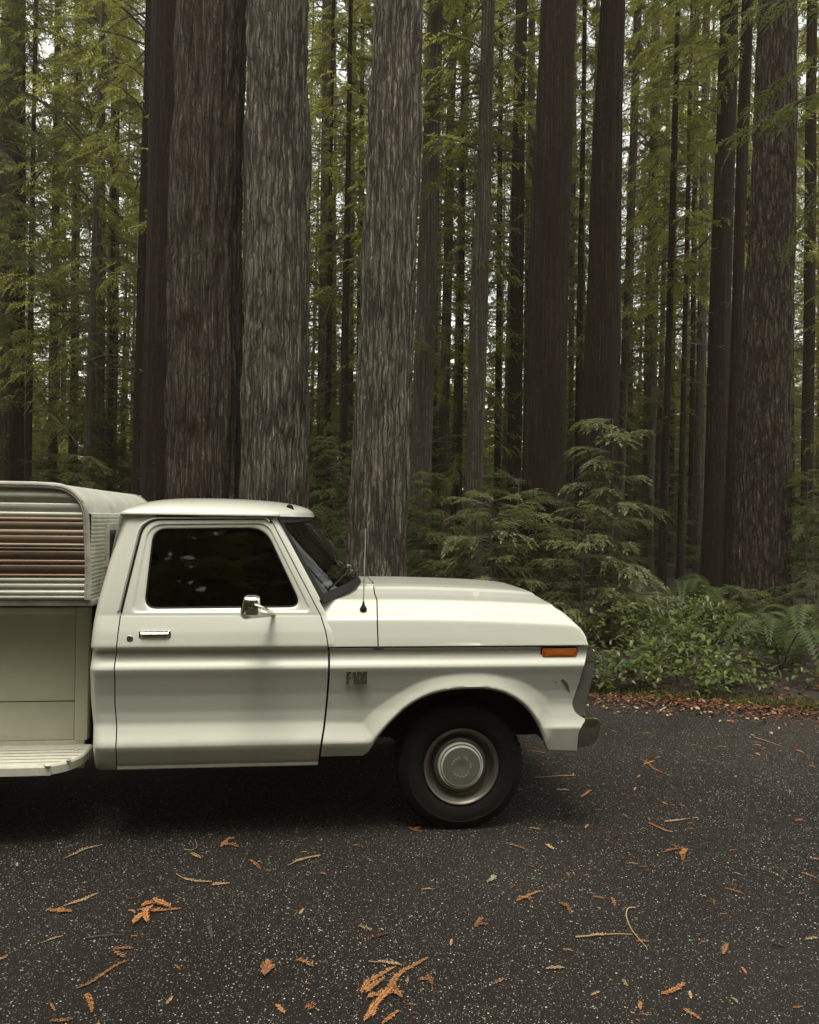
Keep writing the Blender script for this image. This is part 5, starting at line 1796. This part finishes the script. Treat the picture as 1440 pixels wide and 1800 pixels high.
# ---- broad leaved groundcover along the road edge: uncountable
def leaf_quads(rng, n, pos, size, tilt=.6):
    """ovate leaves of two folded halves (6-gon split in two quads)"""
    a = rng.uniform(0, 6.283, n); el = rng.normal(0, tilt, n) - .25
    L = size * rng.uniform(.6, 1.25, n); W = L * rng.uniform(.5, .7, n)
    d = np.column_stack([np.cos(a) * np.cos(el), np.sin(a) * np.cos(el), np.sin(el)])
    s = np.column_stack([-np.sin(a), np.cos(a), rng.normal(0, .25, n)])
    s /= np.linalg.norm(s, axis=1)[:, None]
    up = np.cross(d, s)
    b = pos; t = pos + d * L[:, None] - up * (L * .12)[:, None]
    c1 = pos + d * (L * .3)[:, None]; c2 = pos + d * (L * .7)[:, None] - up * (L * .03)[:, None]
    f = (W * .5)[:, None]
    lift = up * (W * .14)[:, None]
    l1, l2 = c1 + s * f + lift, c2 + s * f * .75 + lift
    r1, r2 = c1 - s * f + lift, c2 - s * f * .75 + lift
    V = np.stack([b, l1, l2, t, r2, r1], 1).reshape(-1, 3)
    i = np.arange(n)[:, None] * 6
    F = np.concatenate([i + [0, 1, 2, 3], i + [0, 3, 4, 5]], 1).reshape(-1, 4)
    return V, F
rg = np.random.default_rng(21)
Vs, Fs, off = [], [], 0
stems = MB()
n_pl = 0
for k in range(2400):
    s = rg.uniform(-9.0, 3.6); w = .30 + rg.random() ** 1.5 * 4.6
    # canopy height of the thicket: rises away from the road, thins out beyond the ferns
    p = edge_pt(s, w)
    thin = float(np.clip((720 + 1442 * p.x / p.y - 1255) / 110, 0, 1))
    cl = float(vnoise(np.array(s * 1.5 + 40), np.array(w * 1.5 + 40), 0, 8))
    if cl < .44 and rg.random() < .8: continue
    if w < .32 + .25 * math.sin(s * 2.1) ** 2 + thin * .5: continue
    if thin > 0 and rg.random() < thin * .9: continue
    h = (0.12 + .40 * min(1, (w - .2) / 1.3)) * rg.uniform(.5, 1.1) * (.45 + 1.1 * cl) * (1 - .5 * thin)
    p = edge_pt(s, w)
    z0 = float(floor_z(np.array(p.x), np.array(p.y)))
    nl = int(rg.integers(9, 17))
    rad = .17
    tt_ = rg.random(nl) ** .6
    aa = rg.uniform(0, 6.283, nl)
    pos = np.column_stack([p.x + rad * np.cos(aa) * rg.random(nl) ** .5, p.y + rad * np.sin(aa) * rg.random(nl) ** .5, z0 + .04 + h * tt_])
    V, F = leaf_quads(rg, nl, pos, .088, .45)
    Vs.append(V); Fs.append(F + off); off += len(V)
    if k % 2 == 0:
        stems.tube([(p.x, p.y, z0 - .02), (p.x + rg.normal() * .03, p.y + rg.normal() * .03, z0 + h * .5), (p.x + rg.normal() * .06, p.y + rg.normal() * .06, z0 + h)], [.004, .003, .002], 3, caps=False)
gc = fast_mesh('groundcover', np.concatenate(Vs), np.concatenate(Fs), smooth=False)
tag(link('groundcover', gc, M['leaf_salal']), 'low thicket of glossy broad green leaves along the road edge', 'groundcover', kind='stuff')
tag(stems.build('groundcover_stems', M['limb']), 'thin brown stems under the leafy groundcover', 'stems', kind='stuff')
# moss and short grass fringe right at the litter
n = 2600
s = rg.uniform(-6, 2.2, n); w = .22 + rg.random(n) ** 1.4 * .4
V = []
x = E0.x + s * EDIR.x + w * ENRM.x; y = E0.y + s * EDIR.y + w * ENRM.y
z = floor_z(x, y)
b = np.column_stack([x, y, z])
a = rg.uniform(0, 6.283, n); h = rg.uniform(.02, .075, n)
sd_ = np.column_stack([np.cos(a), np.sin(a), 0 * a]) * .008
lean = np.column_stack([rg.normal(0, .6, n), rg.normal(0, .6, n), np.ones(n)]) * h[:, None]
V = np.stack([b - sd_, b + sd_, b + lean + sd_ * .2, b + lean - sd_ * .2], 1).reshape(-1, 3)
tag(link('moss', fast_mesh('moss', V, np.arange(len(V)).reshape(-1, 4)), M['moss']), 'fringe of moss and short grass below the groundcover', 'moss', kind='stuff')
# ================================================================== fallen needles and twigs
def flat_leaf_field(n, srange, wfun, size, rg, zlift=.008, tilt=.25):
    s = rg.uniform(*srange, n); w = wfun(n)
    x = E0.x + s * EDIR.x + w * ENRM.x; y = E0.y + s * EDIR.y + w * ENRM.y
    z = np.where(w > 0.05, floor_z(x, y), 0.0) + rg.uniform(.002, .002 + zlift, n)
    V, F = leaf_quads(rg, n, np.column_stack([x, y, z]), size, tilt)
    return V, F
rg = np.random.default_rng(3)
V, F = flat_leaf_field(5200, (-8, 6.5), lambda n: rg.normal(.02, .20, n), .05, rg, .03, .3)
V[:, 2] = np.maximum(V[:, 2], .002)
tag(link('leaf_litter', fast_mesh('leaf_litter', V, F), M['litter_red']), 'band of dead red brown leaves along the road edge', 'leaf litter', kind='stuff')
V, F = flat_leaf_field(900, (-8, 6.5), lambda n: rg.normal(-.12, .30, n), .05, rg, .03, .3)
V[:, 2] = np.maximum(V[:, 2], .002)
tag(link('leaf_litter', fast_mesh('leaf_litter', V, F), M['litter_tan']), 'scattered pale tan leaves along the road edge', 'leaf litter', kind='stuff')

V, F = flat_leaf_field(9000, (-9, 9), lambda n: .15 + rg.random(n) ** 1.6 * 9, .065, rg, .03, .35)
tag(link('forest_litter', fast_mesh('forest_litter', V, F), M['litter_brown']), 'brown dead leaves and duff covering the forest floor', 'leaf litter', kind='stuff')
def spray_geom(mb, pts, w, needles, rng, pitch=.006, nl=.014, lift=.006):
    """needle twig along ground points: fine stem with two ranks of flat needles"""
    P = catmull([list(p) for p in pts], 8)
    seg = np.concatenate([[0], np.cumsum(np.linalg.norm(np.diff(P, axis=0), axis=1))])
    Lt = seg[-1]
    mb.tube(P + np.array([0, 0, w]), [w * (1 - .55 * t) for t in np.linspace(0, 1, len(P))], 5)
    if not needles: return
    for (t0, t1) in needles:
        m = max(2, int(Lt * (t1 - t0) / pitch))
        for i in range(m):
            t = t0 + (t1 - t0) * (i + .5) / m
            f = t * Lt
            p = np.array([np.interp(f, seg, P[:, k]) for k in range(3)])
            q = np.array([np.interp(min(f + .004, Lt), seg, P[:, k]) for k in range(3)])
            d = (q - p); nd = np.linalg.norm(d)
            if nd < 1e-6: continue
            d /= nd
            sdv = np.array([-d[1], d[0], 0])
            for sg in (-1, 1):
                env = math.sin(math.pi * min(1, (t - t0) / (t1 - t0) * .8 + .2)) ** .5
                ll = 1.1 * nl * rng.uniform(.7, 1.2) * max(env, .35)
                e = d * math.cos(.75) + sdv * sg * math.sin(.75) + np.array([0, 0, rng.uniform(-.05, .45)])
                e /= np.linalg.norm(e)
                b = p + np.array([0, 0, w + .001]); tip = b + e * ll
                wv = np.cross(e, [0, 0, 1]); wv = wv / (np.linalg.norm(wv) + 1e-9) * .0026
                tip[2] = max(tip[2], .0015)
                mid = b * .5 + tip * .5 + np.array([0, 0, .0012])
                mb.add([b, mid + wv, tip, mid - wv], [(0, 1, 2, 3)])

LG = 'dry redwood needle sprays fallen on the asphalt'
def twig(name, paths, mat, label, cat, group=LG, seed=0, nl=.014, w=.0016, pitch=.0075):
    """paths: list of (image polyline on the road, needle spans)"""
    rng = random.Random(seed)
    g = [[ground(u, v) for u, v in p] for p, _ in paths]
    allp = [q for p in g for q in p]
    c = sum(allp, Vector()) / len(allp)
    mb = MB()
    for k, (p, (_, nd)) in enumerate(zip(g, paths)):
        pts = [(q.x - c.x, q.y - c.y, .002 + .004 * k + rng.uniform(0, .004)) for q in p]
        spray_geom(mb, pts, w, nd, rng, pitch=pitch, nl=nl)
    o = mb.build(name, M[mat], smooth=False)
    o.location = (c.x, c.y, 0)
    tag(o, label, cat, group)
    return o
ALL = [(0, 1)]
O, T = 'litter_orange', 'litter_tan'
# big clump at the bottom, its separate sprays
twig('needle_spray', [([(640, 1797), (664, 1765), (684, 1742), (706, 1712), (728, 1700), (752, 1686)], ALL), ([(645, 1758), (672, 1750), (700, 1748), (710, 1750)], ALL), ([(643, 1752), (660, 1735), (674, 1727)], ALL),
                      ([(700, 1720), (690, 1740), (706, 1762)], ALL)], O, 'largest orange branching needle spray lying nearest the viewer', 'needle spray', seed=1, nl=.02)
twig('needle_spray', [([(648, 1693), (676, 1695), (705, 1698)], [(.3, 1)])], T, 'pale straight needle twig just above the largest orange spray', 'needle spray', seed=2)
twig('needle_spray', [([(635, 1748), (648, 1728), (655, 1725), (680, 1710), (696, 1702)], ALL)], O, 'orange spray touching the upper side of the largest spray', 'needle spray', seed=3, nl=.018)
twig('needle_spray', [([(752, 1715), (758, 1728), (761, 1742)], [(.0, .7)])], O, 'small orange sprig right of the largest spray', 'needle spray', seed=4, nl=.016)
twig('needle_spray', [([(520, 1690), (535, 1693), (551, 1702)], ALL)], O, 'short two part orange sprig left of the largest spray', 'needle spray', seed=5, nl=.016)
twig('needle_cluster', [([(460, 1708), (468, 1698), (478, 1700)], ALL), ([(462, 1718), (472, 1708), (482, 1702)], ALL), ([(465, 1722), (472, 1700), (470, 1694)], ALL)], O, 'compact orange needle cluster alone near the bottom', 'needle cluster', seed=6, nl=.022)
twig('needle_cluster', [([(536, 1775), (545, 1768), (556, 1769)], ALL), ([(540, 1780), (552, 1774)], ALL)], O, 'tiny orange pair of sprigs at the bottom edge', 'needle cluster', seed=7)
twig('needle_cluster', [([(245, 1600), (270, 1604), (294, 1601), (316, 1600)], ALL), ([(248, 1597), (266, 1590), (285, 1594)], ALL), ([(234, 1630), (250, 1612), (262, 1610)], ALL), ([(258, 1628), (256, 1610), (268, 1600)], ALL), ([(300, 1602), (286, 1596), (270, 1588)], ALL)],
     O, 'wide tangled orange needle cluster on the left half of the road', 'needle cluster', seed=8, nl=.022)
twig('needle_spray', [([(112, 1594), (140, 1586), (158, 1578), (174, 1572)], [(.1, .95)])], T, 'tan needle twig rising from a small orange clump', 'needle spray', seed=9)
twig('needle_cluster', [([(82, 1600), (95, 1604), (104, 1600)], ALL), ([(100, 1608), (112, 1604), (126, 1606)], ALL), ([(104, 1600), (112, 1608)], ALL)], O, 'small orange clump at the foot of the tan needle twig', 'needle cluster', seed=10, nl=.018)
twig('needle_spray', [([(114, 1510), (132, 1503), (150, 1495), (175, 1488)], [(.1, 1)])], T, 'pale needle twig near the edge of the truck shadow', 'needle spray', seed=11, nl=.016)
twig('needle_spray', [([(134, 1740), (160, 1730), (186, 1712), (206, 1698), (226, 1690)], [(.05, 1)])], O, 'long orange twig slanting up near the lower left', 'needle spray', seed=12, nl=.012)
twig('needle_spray', [([(203, 1674), (212, 1682), (219, 1686)], ALL)], O, 'small orange tip above the long slanting twig', 'needle spray', seed=13, nl=.016)
twig('needle_spray', [([(153, 1748), (158, 1764), (162, 1782)], ALL)], O, 'short upright orange sprig below the long slanting twig', 'needle spray', seed=14, nl=.016)
twig('needle_spray', [([(88, 1798), (108, 1797), (128, 1794)], ALL)], O, 'orange sprig cut by the bottom edge', 'needle spray', seed=15, nl=.014)
twig('needle_cluster', [([(388, 1490), (398, 1480), (405, 1473)], ALL), ([(392, 1488), (406, 1486), (419, 1492)], ALL), ([(398, 1480), (412, 1478)], ALL)], O, 'star shaped orange sprig near the shadow edge', 'needle cluster', seed=16, nl=.018)
twig('needle_spray', [([(506, 1523), (525, 1515), (545, 1510), (564, 1505)], [(.2, 1)])], T, 'tan twig with needles below the door', 'needle spray', seed=17)
twig('needle_spray', [([(324, 1494), (336, 1496), (346, 1490), (343, 1476)], None), ([(336, 1503), (346, 1508), (353, 1512)], ALL)], T, 'hooked thin twig with one needle tip under the door', 'needle spray', seed=18)
twig('needle_spray', [([(310, 1538), (325, 1547), (345, 1551), (372, 1552)], [(.3, 1)])], T, 'shallow curved tan twig below the hooked twig', 'needle spray', seed=19)
twig('needle_spray', [([(372, 1558), (388, 1556), (404, 1555)], ALL)], T, 'short straight tan sprig beside the curved tan twig', 'needle spray', seed=20)
twig('needle_spray', [([(440, 1513), (448, 1520), (457, 1529)], ALL)], O, 'small brown sprig between the door and the curved twig', 'needle spray', seed=21)
twig('needle_spray', [([(366, 1615), (370, 1640), (374, 1655)], [(.1, .9)])], 'limb', 'dark brown upright twig right of the tangled cluster', 'needle spray', seed=22)
twig('twig', [([(152, 1652), (180, 1648), (215, 1646)], None)], 'limb', 'thin dark bare twig under the tangled cluster', 'twig', seed=23, w=.003)
twig('twig', [([(1012, 1650), (1040, 1648), (1080, 1644), (1112, 1646)], [(.25, .55)])], T, 'straight pale stick with a few needles touching the curved stick', 'twig', seed=24, w=.003)
twig('twig', [([(1117, 1598), (1105, 1600), (1101, 1612), (1107, 1630), (1118, 1648), (1138, 1670)], None)], T, 'pale curved stick bent like a walking cane', 'twig', seed=25, w=.0034)
twig('needle_cluster', [([(834, 1632), (845, 1626), (857, 1627)], ALL), ([(838, 1628), (848, 1618)], ALL)], O, 'small orange sprig in the middle of the road', 'needle cluster', seed=26, nl=.018)
twig('needle_spray', [([(996, 1590), (1000, 1600), (1003, 1610)], ALL), ([(985, 1590), (998, 1598)], ALL)], O, 'small red brown sprig left of the straight pale stick', 'needle cluster', seed=27)
twig('needle_spray', [([(1203, 1492), (1201, 1504), (1200, 1514)], ALL), ([(1196, 1506), (1203, 1500), (1208, 1496)], ALL)], O, 'bright orange upright sprig right of the truck nose', 'needle spray', seed=28, nl=.018)
twig('needle_spray', [([(1162, 1750), (1182, 1745), (1204, 1732)], ALL)], O, 'orange sprig low on the right', 'needle spray', seed=29, nl=.018)
twig('needle_spray', [([(1271, 1680), (1275, 1668), (1279, 1660)], ALL)], O, 'small bright orange leaf like sprig far right', 'needle spray', seed=30, nl=.016)
twig('needle_spray', [([(1126, 1335), (1140, 1342), (1148, 1352), (1172, 1362)], [(.3, .9)]), ([(1132, 1346), (1150, 1340)], ALL)], O, 'forked orange sprig beyond the front bumper', 'needle spray', seed=31)
twig('twig', [([(1326, 1297), (1345, 1303), (1372, 1312)], [(.1, .5)])], T, 'pale stick near the road edge on the right', 'twig', seed=32, w=.003)
twig('needle_spray', [([(1140, 1448), (1155, 1455), (1170, 1462), (1184, 1464)], ALL)], O, 'slanting orange sprig midway between bumper and bright sprig', 'needle spray', seed=33)
twig('needle_spray', [([(1168, 1446), (1190, 1444), (1212, 1440)], [(0, .8)])], T, 'thin tan sprig above the slanting orange sprig', 'needle spray', seed=34)
twig('needle_spray', [([(895, 1486), (910, 1490), (925, 1496)], ALL)], O, 'orange sprig just below the front tyre', 'needle spray', seed=35)
twig('needle_spray', [([(718, 1456), (730, 1462), (743, 1464)], ALL), ([(728, 1460), (738, 1458)], ALL)], O, 'tan sprig at the shadow edge left of the tyre', 'needle spray', seed=36)
twig('needle_spray', [([(908, 1586), (925, 1578), (945, 1570), (955, 1570)], ALL), ([(910, 1580), (938, 1583)], ALL)], O, 'group of three crossed tan sprigs in the middle of the road', 'needle cluster', seed=37)
twig('lichen_sprig', [([(858, 1552), (866, 1547), (872, 1542)], ALL), ([(862, 1548), (871, 1550)], ALL), ([(864, 1554), (868, 1543)], ALL)], 'lichen', 'pale green lichen tuft on the asphalt', 'lichen', None, seed=38, nl=.016)
twig('needle_spray', [([(1030, 1398), (1036, 1392), (1041, 1390)], ALL), ([(1022, 1404), (1034, 1396)], ALL)], O, 'orange sprig in front of the bumper shadow', 'needle spray', seed=39)
twig('needle_spray', [([(940, 1368), (975, 1366), (1012, 1364)], [(.5, 1)])], T, 'long thin twig lying in front of the tyre', 'needle spray', seed=40)
twig('needle_spray', [([(928, 1320), (945, 1322), (958, 1325)], ALL)], O, 'orange sprig seen between tyre and bumper', 'needle spray', seed=41)
twig('needle_spray', [([(630, 1630), (640, 1632), (653, 1638)], ALL)], T, 'tan sprig above a red brown stick in mid road', 'needle spray', seed=42)
twig('twig', [([(625, 1653), (655, 1650), (684, 1643)], [(.4, 1)])], 'litter_red', 'red brown stick in the middle of the road', 'twig', seed=43, w=.0025)
twig('needle_spray', [([(1165, 1500), (1190, 1494), (1220, 1496)], [(.1, .6)]), ([(1180, 1488), (1196, 1494)], ALL)], O, 'scraggly orange sprig far right', 'needle spray', seed=44)
# many smaller bits: alike to the eye
rr_ = random.Random(99)
BITS = []
for k in range(8):
    mb = MB(); rng = random.Random(k)
    L = .045 + .012 * k * .6
    pts = [(-L / 2, 0, .002), (0, rng.uniform(-.1, .1) * L, .003), (L / 2, rng.uniform(-.12, .12) * L, .002)]
    spray_geom(mb, pts, .0016, ALL if k % 3 else [(.2, .7)], rng, nl=.010 + .003 * (k % 3))
    me = mb.mesh('needle_bit', smooth=False); BITS.append(me)
MATS = [M[O], M[T], M['litter_red'], M[O], M[T]]
VAR = []
for k in range(24):
    me = BITS[k % 8].copy(); me.materials.append(MATS[k % 5]); VAR.append(me)
cnt = 0
while cnt < 190:
    if rr_.random() < .62:
        u = rr_.uniform(860, 1500); v = rr_.triangular(1255, 1640, 1300)
        if u < 1060 and v < 1330: continue
    else:
        u = rr_.uniform(-30, 1470); v = rr_.uniform(1460, 1830)
    p = ground(u, v)
    if beyond(p.x, p.y) > -.05: continue
    o = link('needle_bit', VAR[rr_.randrange(24)], None)
    o.location = (p.x, p.y, .0005); o.rotation_euler = (0, 0, rr_.uniform(0, 6.28)); s = rr_.uniform(.35, 1.0); o.scale = (s, s, s)
    tag(o, 'small dry needle bit strewn loose on the asphalt, one of many', 'needle bit', 'small needle bits strewn over the asphalt')
    cnt += 1

# crumbs of needles, bark and grit lying in the low spots of the asphalt
rg = np.random.default_rng(12)
def crumbs(n, mat, size, name, label):
    s = rg.uniform(-9, 9, n); w = -.05 - rg.random(n) ** 1.3 * 7.5
    x = E0.x + s * EDIR.x + w * ENRM.x; y = E0.y + s * EDIR.y + w * ENRM.y
    keep = (vnoise(x * 1.6 + 60, y * 1.6 + 60, 0, 5) + .35 * rg.random(n)) > .62
    x, y = x[keep], y[keep]; m = len(x)
    a = rg.uniform(0, 6.283, m); L = size * rg.uniform(.4, 1.4, m); W = L * rg.uniform(.08, .3, m)
    d = np.column_stack([np.cos(a), np.sin(a), 0 * a]); q = np.column_stack([-np.sin(a), np.cos(a), 0 * a])
    c = np.column_stack([x, y, np.full(m, .003)])
    up = np.array([0, 0, 1.]) * .004 * rg.random(m)[:, None]
    V = np.stack([c - d * L[:, None], c + q * W[:, None] + up, c + d * L[:, None], c - q * W[:, None] + up], 1).reshape(-1, 3)
    tag(link(name, fast_mesh(name, V, np.arange(len(V)).reshape(-1, 4)), M[mat]), label, 'litter', kind='stuff')
crumbs(9000, 'litter_brown', .012, 'needle_crumbs', 'fine brown needle crumbs lying in patches on the asphalt')
crumbs(2200, 'litter_tan', .010, 'needle_crumbs', 'fine tan needle crumbs lying in patches on the asphalt')
